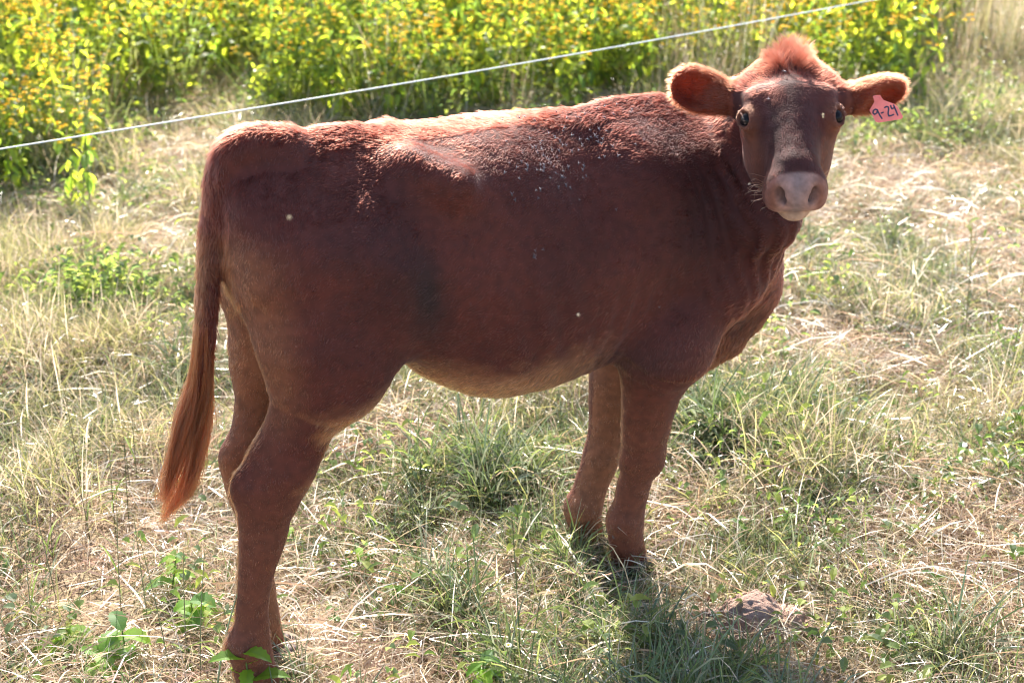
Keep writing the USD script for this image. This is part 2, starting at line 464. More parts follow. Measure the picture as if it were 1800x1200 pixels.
def sdf(p):
    p = np.asarray(p, np.float32)
    d = torso(p)
    m = p.copy()
    for s in (-1, 1):
        yo = float(yc(-.25))
        d = smin(d, cone(p, (-.22, yo + s * .075, .99), (-.245, yo + s * .112, .83), .12, .093), .09)       # thigh
        d = smin(d, cone(p, (-.36, yo + s * .075, 1.00), (-.30, yo + s * .10, .76), .095, .085), .08)       # back of the thigh
        d = smin(d, cone(p, (-.425, yo + s * .065, 1.13), (-.38, yo + s * .08, 1.10), .035, .055), .06)     # pin bone
        d = smin(d, cone(p, (-.10, yo + s * .09, 1.185), (-.030, yo + s * .155, 1.152), .026, .030), .085)                          # hook bone
        yo = float(yc(.5))
        d = smin(d, cone(p, (.44, yo + s * .085, 1.05), (.66, yo + s * .15, .80), .085, .085), .08)          # shoulder blade
        d = smin(d, cone(p, (.66, yo + s * .15, .80), (.53, yo + s * .14, .66), .085, .08), .06)            # upper arm
        fossa = ell(p, (.085, float(yc(.05)) + s * .322, 1.085), (.10, .085, .11))
        d = -smin(-d, fossa, .10)                                                                            # hollow of the flank
    d = smin(d, chain(p, NECK, 1.0, .06), .09)
    d = smin(d, cone(p, (.72, .05, .80), C(1312, 500, .05), .14, .080), .08)                                 # breast
    d = smin(d, cone(p, C(1200, 600, .06), C(1300, 555, .06), .085, .055), .06)                              # brisket
    d = smin(d, cone(p, C(1215, 630, .06), C(1275, 600, .06), .035, .038), .05)
    d = smin(d, cone(p, hv(1330, 350, .17), hv(1368, 385, .14), .050, .042), .08)
    d = smin(d, cone(p, C(1316, 490, .03), hv(1345, 400, .16), .045, .042), .08)                             # dewlap
    for nodes, sy in ((LEG_NEAR_HIND, .78), (LEG_FAR_HIND, .78), (LEG_NEAR_FRONT, .85), (LEG_FAR_FRONT, .85)):
        d = smin(d, chain(p, nodes, sy, .025), .050)
    for a, b, ra, rb in GROOVES:
        m = ((p - np.float32((np.array(a) + b) / 2)) ** 2).sum(1) < .16 ** 2
        if m.any():
            d[m] = -smin(-d[m], cone(p[m], a, b, ra, rb), .03)
    for c, r, k in JOINTS:
        d = boxed_smin(d, p, c, r, k)
    d = smin(d, chain(p, TAIL, 1.0, .03), .025)
    near = p[:, 0] > .45
    if near.any():
        q = p[near]
        h = head(q)
        for e in (EAR_L, EAR_R):
            h = smin(h, ear(q, **e), .018)
        d[near] = smin(d[near], h, .030)
    return d


def surface(field, lo, hi, step, block=6):
    """Surface nets over the part of the grid near the surface."""
    lo, hi = np.array(lo), np.array(hi)
    nb = np.ceil((hi - lo) / (step * block)).astype(int)
    ax = [lo[k] + (np.arange(nb[k]) + .5) * step * block for k in range(3)]
    cpts = np.stack(np.meshgrid(*ax, indexing="ij"), -1).reshape(-1, 3)
    cd = np.concatenate([field(c) for c in np.array_split(cpts, 8)])
    dense = np.repeat(np.repeat(np.repeat(cd.reshape(nb), block, 0), block, 1), block, 2).astype(np.float32)
    act = np.argwhere((np.abs(cd) < step * block * 2.3).reshape(nb))
    off = np.stack(np.meshgrid(*[np.arange(block)] * 3, indexing="ij"), -1).reshape(-1, 3)
    for part in np.array_split(act, max(1, len(act) // 1500)):
        ijk = (part[:, None] * block + off[None]).reshape(-1, 3)
        dense[tuple(ijk.T)] = field(lo + (ijk + .5) * step)
    s = dense < 0
    n = np.array(dense.shape)
    cells = np.zeros(n - 1, bool)
    acc, cnt = np.zeros((*(n - 1), 3), np.float32), np.zeros(n - 1, np.float32)
    crossings = []
    for k in range(3):
        a = [slice(None)] * 3
        b = [slice(None)] * 3
        a[k], b[k] = slice(0, -1), slice(1, None)
        idx = np.argwhere(s[tuple(a)] != s[tuple(b)])
        e = np.eye(3, dtype=int)[k]
        va, vb = dense[tuple(idx.T)], dense[tuple((idx + e).T)]
        pos = idx + e * (va / (va - vb))[:, None]
        i, j = [m for m in range(3) if m != k]
        ok = (idx[:, i] > 0) & (idx[:, j] > 0) & (idx[:, i] < n[i] - 1) & (idx[:, j] < n[j] - 1)
        idx, pos, va = idx[ok], pos[ok], va[ok]
        quad = []
        for di, dj in ((0, 0), (1, 0), (1, 1), (0, 1)):
            c = idx.copy()
            c[:, i] -= di
            c[:, j] -= dj
            np.add.at(acc, tuple(c.T), pos)
            np.add.at(cnt, tuple(c.T), 1)
            quad.append(c)
        flip = (va > 0) ^ (k == 1)
        crossings.append((quad, flip))
    used = cnt > 0
    num = np.full(n - 1, -1)
    num[used] = np.arange(used.sum())
    verts = lo + (acc[used] / cnt[used][:, None] + .5) * step
    faces = []
    for quad, flip in crossings:
        q = np.stack([num[tuple(c.T)] for c in quad], 1)
        q = np.where(flip[:, None], q, q[:, ::-1])
        faces.append(q)
    q = np.vstack(faces)
    tri = np.vstack([q[:, [0, 1, 2]], q[:, [0, 2, 3]]])
    m = trimesh.Trimesh(verts, tri, process=False)
    if m.volume < 0:
        m.invert()
    return m
# ---------------------------------------------------------------- ground
def gz(x, y):
    x, y = np.broadcast_arrays(np.asarray(x, float), np.asarray(y, float))
    p = np.stack([x * .9, y * .9, np.zeros_like(x)], -1)
    q = np.stack([x * 5, y * 5, np.full_like(x, 3.)], -1)
    return (fbm(p, 3, 5) - .5) * .10 + (fbm(q, 3, 9) - .5) * .035


def sheet(x0, x1, y0, y1, s):
    xs, ys = np.arange(x0, x1 + s / 2, s), np.arange(y0, y1 + s / 2, s)
    X, Y = np.meshgrid(xs, ys, indexing="ij")
    v = np.stack([X, Y, gz(X, Y)], -1).reshape(-1, 3)
    n, m = X.shape
    i, j = np.meshgrid(np.arange(n - 1), np.arange(m - 1), indexing="ij")
    a = (i * m + j).ravel()
    f = np.vstack([np.stack([a, a + m, a + m + 1], 1), np.stack([a, a + m + 1, a + 1], 1)])
    return v, f


def far_ground():
    """One sheet: fine where the picture looks, coarse out to the horizon."""
    g = lambda lo, hi, s: np.arange(lo, hi, s)
    xs = np.concatenate([g(-400, -60, 40), g(-60, -12, 4), g(-12, -4, .5), g(-4, 4, .05), g(4, 12, .5), g(12, 60, 4), g(60, 401, 40)])
    ys = np.concatenate([g(-400, -60, 40), g(-60, -4, 4), g(-4, 1, .5), g(1, 10, .05), g(10, 20, .5), g(20, 60, 4), g(60, 401, 40)])
    X, Y = np.meshgrid(xs, ys, indexing="ij")
    v = np.stack([X, Y, gz(X, Y)], -1).reshape(-1, 3)
    n, m = X.shape
    i, j = np.meshgrid(np.arange(n - 1), np.arange(m - 1), indexing="ij")
    a = (i * m + j).ravel()
    return v, np.vstack([np.stack([a, a + m, a + m + 1], 1), np.stack([a, a + m + 1, a + 1], 1)])


tag(mesh("ground", far_ground(), M_SOIL, None, True), "uneven brown soil of the pasture under the grass", "ground", kind="structure")

GREENS = np.array([(.09, .14, .045), (.12, .17, .055), (.19, .23, .075), (.08, .12, .065), (.13, .16, .10), (.20, .22, .15)])
STRAWS = np.array([(.42, .33, .24), (.55, .47, .38), (.70, .65, .58), (.28, .19, .13), (.40, .27, .21), (.46, .38, .26)])
OLIVES = np.array([(.30, .29, .11), (.40, .37, .18), (.23, .24, .09), (.19, .21, .09)])


def blades(n, spread, L, W, lean, pal, r, seg=3, droop=.5, zlift=0.0, twist=True):
    """n grass blades: L, W = (low, high) in metres, lean = (low, high) degrees from upright."""
    a = r.uniform(0, 2 * math.pi, n)
    rad = spread * np.sqrt(r.uniform(0, 1, n))
    b = np.stack([rad * np.cos(a), rad * np.sin(a), np.full(n, -.004)], 1)
    b[:, 2] += r.uniform(0, zlift, n) if zlift else 0
    az = r.uniform(0, 2 * math.pi, n)
    le = np.radians(r.uniform(*lean, n))
    ln, w = r.uniform(*L, n), r.uniform(*W, n)
    h = np.stack([np.cos(az), np.sin(az), np.zeros(n)], 1)
    t = np.linspace(0, 1, seg + 1)
    side = np.stack([-np.sin(az), np.cos(az), np.zeros(n)], 1)
    if twist:
        tw = r.uniform(-1.2, 1.2, n)[:, None]
        side = side * np.cos(tw) + np.cross(side, h) * np.sin(tw)
    V = []
    p = b.copy()
    dr = r.uniform(.2, 1.0, n) * droop
    prof = np.array([.7, 1.0, .75, .04]) if seg == 3 else np.interp(t, [0, .4, .8, 1], [.7, 1, .6, .04])
    bend = r.normal(0, .25, n)
    for k, tk in enumerate(t):
        if k:
            ang = le + dr * (tk ** 1.3) * 1.6
            hh = h * np.cos(bend * tk)[:, None] + np.cross([0, 0, 1.], h) * np.sin(bend * tk)[:, None]
            p = p + (hh * np.sin(ang)[:, None] + np.array([0, 0, 1.]) * np.cos(ang)[:, None]) * (ln / seg)[:, None]
        p[:, 2] = np.maximum(p[:, 2], -.003 + .004 * r.uniform(0, 1, n))
        o = side * (w * prof[k] / 2)[:, None]
        V += [p - o, p + o]
    V = np.stack(V, 1)
    K = 2 * (seg + 1)
    F = []
    for k in range(seg):
        q = np.array([2 * k, 2 * k + 1, 2 * k + 3, 2 * k + 2])
        F += [q[[0, 1, 2]], q[[0, 2, 3]]]
    F = np.array(F)[None] + (np.arange(n) * K)[:, None, None]
    c = pal[r.integers(0, len(pal), n)] * r.uniform(.75, 1.25, (n, 1))
    C_ = np.repeat(c[:, None], K, 1)
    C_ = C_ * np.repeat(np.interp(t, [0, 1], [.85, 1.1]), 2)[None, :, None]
    return V.reshape(-1, 3), F.reshape(-1, 3), np.clip(C_.reshape(-1, 3), 0, .85)


def join(*parts):
    v, f, c, k = [], [], [], 0
    for a, b, d in parts:
        v.append(a); f.append(b + k); c.append(d); k += len(a)
    return np.vstack(v), np.vstack(f), np.vstack(c)


def leaf(L, W, az, pitch, at, col, r, seg=4, fold=.25, droop=.8, teeth=0.0):
    """One broad leaf: two rows of faces folded along the midrib."""
    t = np.linspace(0, 1, seg + 1)
    prof = np.sin(np.pi * np.clip(t, 0.02, .99) ** .75) ** .8
    h = np.array([math.cos(az), math.sin(az), 0])
    s = np.array([-h[1], h[0], 0])
    p = np.array(at, float)
    rows = []
    for k in range(seg + 1):
        if k:
            a = pitch - droop * t[k]
            p = p + (h * math.cos(a) + np.array([0, 0, 1]) * math.sin(a)) * L / seg
        a = pitch - droop * t[k]
        up = np.array([0, 0, 1]) * math.cos(a) - h * math.sin(a)
        w = W / 2 * prof[k] * (1 + teeth * (1 if k % 2 else -1))
        rows += [p - s * w + up * w * fold * 2, p, p + s * w + up * w * fold * 2]
    V = np.array(rows)
    F = []
    for k in range(seg):
        a = 3 * k
        F += [[a, a + 1, a + 4], [a, a + 4, a + 3], [a + 1, a + 2, a + 5], [a + 1, a + 5, a + 4]]
    return V, np.array(F), np.tile(np.array(col) * r.uniform(.8, 1.2), (len(V), 1))


def tube(pts, radii, col, sides=5):
    pts = np.asarray(pts, float)
    t = np.gradient(pts, axis=0)
    t /= np.linalg.norm(t, axis=1, keepdims=True) + 1e-12
    ref = np.array([0, 0, 1.0]) if abs(t[:, 2]).mean() < .7 else np.array([1.0, 0, 0])
    a = np.cross(t, ref)
    a /= np.linalg.norm(a, axis=1, keepdims=True) + 1e-12
    b = np.cross(t, a)
    g = np.arange(sides) * 2 * np.pi / sides
    R = np.broadcast_to(radii, len(pts))
    v = pts[:, None] + R[:, None, None] * (np.cos(g)[None, :, None] * a[:, None] + np.sin(g)[None, :, None] * b[:, None])
    i, j = np.meshgrid(np.arange(len(pts) - 1), np.arange(sides), indexing="ij")
    q = np.stack([i * sides + j, i * sides + (j + 1) % sides, (i + 1) * sides + (j + 1) % sides, (i + 1) * sides + j], -1).reshape(-1, 4)
    return v.reshape(-1, 3), np.vstack([q[:, [0, 1, 2]], q[:, [0, 2, 3]]]), np.tile(np.array(col, float), (v.shape[0] * sides, 1))


def pix(w):
    """Where world points are seen, in the photograph's 1800 x 1200 pixels."""
    q = np.atleast_2d(w) - EYE
    c, s = math.cos(CAM_P), math.sin(CAM_P)
    z = q[:, 1] * c - q[:, 2] * s
    return np.stack([900 + CAM_F * q[:, 0] / z, 600 - CAM_F * (q[:, 1] * s + q[:, 2] * c) / z], 1)


# the front edge of the yellow-flowered stand, as it is seen in the photograph
EDGE = np.array([(-400, 420), (-100, 380), (60, 345), (150, 300), (240, 235), (330, 165), (440, 150), (475, 225), (620, 235), (800, 235), (1000, 205), (1150, 195), (1300, 195), (1500, 195), (1590, 195), (1640, 110), (1700, 40), (1800, -40), (2200, -60)], float)


def spots(n, y0, y1, margin=.8):
    """Random ground points over the part of the pasture in view, evenly per square metre."""
    y = np.sqrt(rng.uniform(y0 ** 2, y1 ** 2, n))
    x = rng.uniform(-1, 1, n) * (y * .43 + margin)
    return np.stack([x, y], 1)


def put(name, protos, xy, scale, label, cat):
    n = len(xy)
    z = gz(xy[:, 0], xy[:, 1])
    return scatter(name, protos, rng.integers(0, len(protos), n), np.column_stack([xy, z]), zquat(rng.uniform(0, 2 * math.pi, n)), np.column_stack([scale, scale, np.asarray(scale) * rng.uniform(.6, 1.8, n)]), label, cat)


def patchy(xy, f, seed):
    return fbm(np.column_stack([xy * f, np.zeros(len(xy))]), 3, seed)


R1 = np.random.default_rng(5)
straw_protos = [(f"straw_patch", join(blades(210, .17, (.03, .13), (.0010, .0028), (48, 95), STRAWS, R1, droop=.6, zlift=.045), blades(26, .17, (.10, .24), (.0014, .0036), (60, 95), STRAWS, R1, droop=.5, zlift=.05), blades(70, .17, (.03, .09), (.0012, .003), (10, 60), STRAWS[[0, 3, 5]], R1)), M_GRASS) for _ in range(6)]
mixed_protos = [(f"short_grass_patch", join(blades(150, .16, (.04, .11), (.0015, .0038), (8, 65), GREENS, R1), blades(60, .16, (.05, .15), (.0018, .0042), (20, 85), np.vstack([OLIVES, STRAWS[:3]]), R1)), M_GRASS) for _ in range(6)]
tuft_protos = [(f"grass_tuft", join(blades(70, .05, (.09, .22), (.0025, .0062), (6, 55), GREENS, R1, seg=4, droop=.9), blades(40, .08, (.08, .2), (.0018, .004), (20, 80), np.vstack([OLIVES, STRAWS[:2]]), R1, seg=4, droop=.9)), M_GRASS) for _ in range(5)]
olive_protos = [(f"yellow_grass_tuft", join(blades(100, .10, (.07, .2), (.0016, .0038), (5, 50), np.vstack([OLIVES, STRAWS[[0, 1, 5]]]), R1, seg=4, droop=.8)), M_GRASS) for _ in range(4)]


def forb(r, n=26, spread=.09, size=(.012, .034), pal=None, h=.09):
    parts = []
    for _ in range(n):
        a, d = r.uniform(0, 2 * math.pi), spread * math.sqrt(r.uniform())
        parts.append(leaf(r.uniform(*size), r.uniform(*size) * .55, r.uniform(0, 6.28), r.uniform(-.1, .9), (d * math.cos(a), d * math.sin(a), r.uniform(.01, h)), (pal if pal is not None else GREENS)[r.integers(0, 4)], r, seg=3))
    return join(*parts)


forb_protos = [(f"small_leaf_patch", forb(R1), M_LEAF) for _ in range(5)]

xy = spots(2500, 1.7, 10.5)
xy = xy[patchy(xy, 2.6, 15) + rng.normal(0, .07, len(xy)) > .36]
put("dry_straw", straw_protos, xy, rng.uniform(.8, 1.35, len(xy)), "dry mown straw lying flat and tangled over the whole pasture", "straw")
xy = spots(2600, 1.7, 10.5)
xy = xy[patchy(xy, 1.1, 21) + rng.normal(0, .10, len(xy)) > .455]
put("short_grass", mixed_protos, xy, rng.uniform(.7, 1.3, len(xy)), "short green grass growing in patches through the straw", "grass")
xy = spots(900, 1.7, 9)
xy = xy[patchy(xy, 1.6, 33) + rng.normal(0, .08, len(xy)) > .54]
shade = np.array([on_ground(u, v)[:2] for u, v in np.column_stack([rng.uniform(880, 1480, 34), rng.uniform(1120, 1330, 34)])])
shade2 = np.array([on_ground(u, v)[:2] for u, v in np.column_stack([rng.normal(1300, 110, 22), rng.normal(770, 30, 22)])])
shade3 = np.array([on_ground(u, v)[:2] for u, v in np.column_stack([rng.normal(880, 50, 9), rng.normal(840, 20, 9)])])
xy = np.vstack([xy, shade, shade2, shade3])
MOUND = on_ground(1335, 1100)
clear = lambda q: q[(np.abs(q[:, 0] - MOUND[0]) > .17) | (q[:, 1] < MOUND[1] - .19) | (q[:, 1] > MOUND[1] + .10)]
xy = clear(xy)
put("grass_tufts", tuft_protos, xy, rng.uniform(.6, 1.1, len(xy)), "longer green grass in tufts, thickest in the shade at the bottom right", "grass")
xy = spots(1500, 3.2, 10)
xy = xy[(patchy(xy, .9, 57) + rng.normal(0, .08, len(xy)) > .50)]
left = np.array([on_ground(u, v)[:2] for u, v in np.column_stack([rng.uniform(-150, 280, 130), rng.uniform(430, 680, 130)])])
right = np.array([on_ground(u, v)[:2] for u, v in np.column_stack([rng.uniform(1560, 1950, 90), rng.uniform(120, 260, 90)])])
xy = np.vstack([xy, left, right])
put("yellow_grass", olive_protos, xy, rng.uniform(.7, 1.25, len(xy)), "yellowing soft grass standing in the back part of the pasture", "grass")
xy = spots(1300, 1.7, 9)
xy = xy[patchy(xy, 1.4, 71) + rng.normal(0, .10, len(xy)) > .50]
dark = np.array([on_ground(u, v)[:2] for u, v in np.column_stack([np.r_[rng.normal(170, 60, 60), rng.normal(1640, 60, 70), rng.normal(1750, 60, 40)], np.r_[rng.normal(545, 20, 60), rng.normal(245, 16, 70), rng.normal(180, 18, 40)]])])
xy = np.vstack([xy, dark])
put("small_leaved_weeds", forb_protos, xy, rng.uniform(.7, 1.6, len(xy)), "low small-leaved green weeds scattered in the grass", "weeds")
# ---------------------------------------------------------------- the stand of yellow flowers behind the fence rope
YL = np.array([(.27, .34, .05), (.33, .39, .055), (.17, .26, .045), (.10, .17, .05)])


def flower_head(at, R, r, col):
    """A small daisy-like head: a domed centre and drooping rays."""
    parts = []
    n = r.integers(7, 10)
    t = r.uniform(0, 6.28)
    for k in range(n):
        parts.append(leaf(R, R * .55, t + k * 2 * math.pi / n, r.uniform(-.25, .25), at, col, r, seg=2, fold=.1, droop=.5))
    g = np.linspace(0, 2 * math.pi, 7)[:-1]
    v = np.vstack([np.array(at) + np.column_stack([R * .38 * np.cos(g), R * .38 * np.sin(g), np.full(6, .001)]), np.array(at) + [0, 0, R * .35]])
    f = np.array([[k, (k + 1) % 6, 6] for k in range(6)])
    parts.append((v, f, np.tile((.50, .30, .03), (7, 1))))
    return join(*parts)


def flower_plant(r, label, loc, rz, scale, group):
    t = thing("yellow_flower_plant", label, "flower plant", loc, rz, scale, group)
    for s in range(4):
        H = r.uniform(.50, .85)
        ax, ay = r.normal(0, .10, 2)
        bx, by = r.normal(0, .05, 2)
        z = np.linspace(0, 1, 7)
        path = np.column_stack([bx + ax * z ** 1.5, by + ay * z ** 1.5, H * z])
        at = lambda q: np.array([np.interp(q, z, path[:, k]) for k in range(3)])
        v, f, c = tube(path, np.interp(z, [0, 1], [.0045, .0022]), (.16, .22, .06))
        mesh("stem", (v, f), M_STEM, t, True, c)
        a0 = r.uniform(0, 6.28)
        for k in range(13):
            q = .06 + .82 * k / 12 + r.uniform(-.03, .03)
            a0 += 2.4 + r.normal(0, .3)
            L = r.uniform(.085, .135) * (1.1 - .5 * q)
            v, f, c = leaf(L, L * r.uniform(.36, .48), a0, r.uniform(-.95, .05), at(q), YL[r.choice(4, p=[.28, .25, .27, .2])], r, seg=4, fold=.2, droop=r.uniform(.3, .8))
            mesh("leaf", (v, f), M_LEAF, t, False, c)
        for k in range(r.integers(12, 18)):
            a, d = r.uniform(0, 6.28), r.uniform(.02, .10)
            q = r.uniform(.5, .98)
            p0, p1 = at(q), at(min(q + .12, 1)) + np.array([d * math.cos(a), d * math.sin(a), r.uniform(-.03, .06)])
            col = np.array([(.86, .68, .04), (.88, .74, .06), (.86, .60, .03)])[r.integers(0, 3)]
            fl = flower_head(p1, r.uniform(.013, .021), r, col)
            tb = tube([p0, (p0 + p1) / 2 + [0, 0, -.006], p1], .0011, (.16, .22, .06), 3)
            v, f, c = join(fl, tb)
            mesh("flower_head", (v, f), M_PETAL, t, False, c)
    return t


RF = np.random.default_rng(77)
cand = spots(4000, 4.2, 10.2, .6)
pp = pix(np.column_stack([cand, np.zeros(len(cand))]))
ok = pp[:, 1] < np.interp(pp[:, 0], EDGE[:, 0], EDGE[:, 1])
ok |= ((np.abs(pp[:, 0] - 122) < 40) & (np.abs(pp[:, 1] - 372) < 22) & (rng.uniform(0, 1, len(cand)) < .35)) | ((np.abs(pp[:, 0] - 330) < 10) & (np.abs(pp[:, 1] - 190) < 12))
cand, pp = cand[ok], pp[ok]
kept = []
for i in range(len(cand)):
    if all(np.hypot(*(cand[i] - cand[j])) > .20 for j in kept):
        kept.append(i)
    if len(kept) == 285:
        break
GROUP_F = "yellow-flowered plants in the stand behind the fence rope"
LABEL_F = "tall leafy green plant with small yellow flowers in the dense stand behind the fence rope"
sources = []
for i in kept:
    loc = (*cand[i], float(gz(*cand[i])) - .01)
    near = pp[i][1] > np.interp(pp[i][0], EDGE[:, 0], EDGE[:, 1]) - 60
    sc = rng.uniform(.66, .92) if near else rng.uniform(.95, 1.25)
    if len(sources) < 6:
        sources.append(flower_plant(RF, LABEL_F, loc, rng.uniform(0, 6.28), sc, GROUP_F))
    else:
        copy_of(sources[rng.integers(0, 6)], LABEL_F, loc, rng.uniform(0, 6.28), sc, GROUP_F)

# leafy undergrowth between the stems, and the dry standing grass to its right
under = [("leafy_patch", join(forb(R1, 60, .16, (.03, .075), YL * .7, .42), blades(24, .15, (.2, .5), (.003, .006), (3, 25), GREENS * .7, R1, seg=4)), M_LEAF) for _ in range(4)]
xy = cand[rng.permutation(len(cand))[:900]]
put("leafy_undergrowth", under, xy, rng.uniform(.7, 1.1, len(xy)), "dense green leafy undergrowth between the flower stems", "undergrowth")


def dry_stalks(r):
    parts = [blades(46, .14, (.3, .7), (.0016, .003), (2, 22), np.vstack([STRAWS, OLIVES]), r, seg=4, droop=.35)]
    for _ in range(9):
        a, d, z = r.uniform(0, 6.28), .16 * math.sqrt(r.uniform()), r.uniform(.3, .65)
        parts.append(leaf(.02, .013, r.uniform(0, 6.28), .6, (d * math.cos(a), d * math.sin(a), z), (.66, .60, .55), r, seg=2))
    parts.append(forb(r, 16, .14, (.02, .05), GREENS, .25))
    return join(*parts)


dry = [("dry_stalk_patch", dry_stalks(R1), M_GRASS) for _ in range(4)]
dp = np.column_stack([np.r_[rng.uniform(1600, 2100, 330), rng.uniform(20, 460, 18), rng.uniform(1150, 1330, 30), rng.uniform(640, 1000, 4)], np.r_[rng.uniform(-130, 150, 330), rng.uniform(190, 330, 18), rng.uniform(120, 230, 30), rng.uniform(225, 250, 4)]])
dp = dp[(dp[:, 0] > 1550) | (dp[:, 1] < np.interp(dp[:, 0], EDGE[:, 0], EDGE[:, 1]) + 40)]
xy = np.array([on_ground(*q)[:2] for q in dp])
put("dry_standing_grass", dry, xy, rng.uniform(.55, 1.0, len(xy)), "pale dry standing grass and seed heads at the top right and along the flower edge", "grass")
# ---------------------------------------------------------------- the cow: body, hooves, eyes, coat, tail, ear tag
COW_STEP = .0052
cow = thing("cow", "red-brown young cow standing side-on with its head turned to look at the camera", "cow", (COW_AT[0], COW_AT[1], 0), COW_YAW)
body = surface(sdf, (-.62, -.56, -.06), (1.02, .36, 1.36), COW_STEP)
_v = np.array(body.vertices)
body = trimesh.smoothing.filter_taubin(body, iterations=8)
_m = np.linalg.norm(np.array(body.vertices) - _v, axis=1) < .004
body = trimesh.Trimesh(np.where(_m[:, None], np.array(body.vertices), _v), body.faces, process=False)
parts_ = body.split(only_watertight=False)
body = max(parts_, key=lambda m: len(m.faces))
V = np.array(body.vertices)
N = np.array(body.vertex_normals)
hq = (V - HO) @ HA.T                                                  # head frame of every vertex
on_head = (hq[:, 0] > -.22) & (hq[:, 0] < .26) & (hq[:, 2] > -.175) & (hq[:, 2] < .08) & (np.abs(hq[:, 1]) < np.where((hq[:, 0] < .03) & (hq[:, 2] > -.12), .29, .12)) & (V[:, 1] < -.08)


def along_ear(p, e):
    ax = np.asarray(e["tip"]) - e["root"]
    t = (p - e["root"]) @ ax / (ax @ ax)
    return (t > .10) & (np.linalg.norm(p - e["root"] - np.clip(t, 0, 1)[:, None] * ax, axis=1) < .066)


ear_w = along_ear(V, EAR_L) | along_ear(V, EAR_R)
on_head = on_head & ((np.abs(hq[:, 1]) < .13) | ear_w)

# skin folds of the turned neck, ribs faintly under the hide, small unevenness
Wpx = pix(COW_AT + V[:, :1] * CD + V[:, 1:2] * CN + V[:, 2:] * [[0, 0, 1]])
fold_s = V[:, 0] + .22 * V[:, 2] + .03 * fbm(V * 7, 2, 4)
near_side = np.clip(-N[:, 1] * 1.5, 0, 1)
w_fold = np.exp(-((V[:, 0] - .66) / .11) ** 2) * np.clip((V[:, 2] - .70) / .15, 0, 1) * near_side * ~on_head
w_fold2 = np.exp(-((V[:, 0] - .36) / .10) ** 2) * np.clip((V[:, 2] - .60) / .1, 0, 1) * np.clip((1.08 - V[:, 2]) / .2, 0, 1) * near_side
w_rib = np.exp(-((V[:, 0] - .14) / .14) ** 2) * np.clip((V[:, 2] - .68) / .1, 0, 1) * np.clip((1.10 - V[:, 2]) / .12, 0, 1) * np.abs(N[:, 1])
disp = w_fold * .0052 * np.clip((1.13 - V[:, 2]) / .1, 0, 1) * np.sin((fold_s + .02 * fbm(V * 13, 2, 19)) * 2 * math.pi / .034) * np.clip(fbm(V * 8, 2, 14) * 2.6 - .5, 0, 1.3) + w_fold2 * .0020 * np.sin((V[:, 0] - .15 * V[:, 2]) * 2 * math.pi / .055) + w_rib * .0025 * np.sin((V[:, 0] + .3 * V[:, 2]) * 2 * math.pi / .075)
disp += (fbm(V * 11, 3, 31) - .5) * .010 * ~on_head + (fbm(V * 40, 2, 41) - .5) * .0018
# hocks, tendons and veins of the lower legs
legz = np.clip((.62 - V[:, 2]) / .1, 0, 1)
disp += legz * (fbm(V * np.array([28, 28, 9]), 2, 51) - .5) * .005
V = V + N * disp[:, None]
body = trimesh.Trimesh(V, body.faces, process=False)
N = np.array(body.vertex_normals)

# the colours of the coat, with some body shading and bounce glow painted in
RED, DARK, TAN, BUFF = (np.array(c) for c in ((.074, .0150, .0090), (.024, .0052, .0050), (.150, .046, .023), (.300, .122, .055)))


PINK = C(424, 372, -.085)


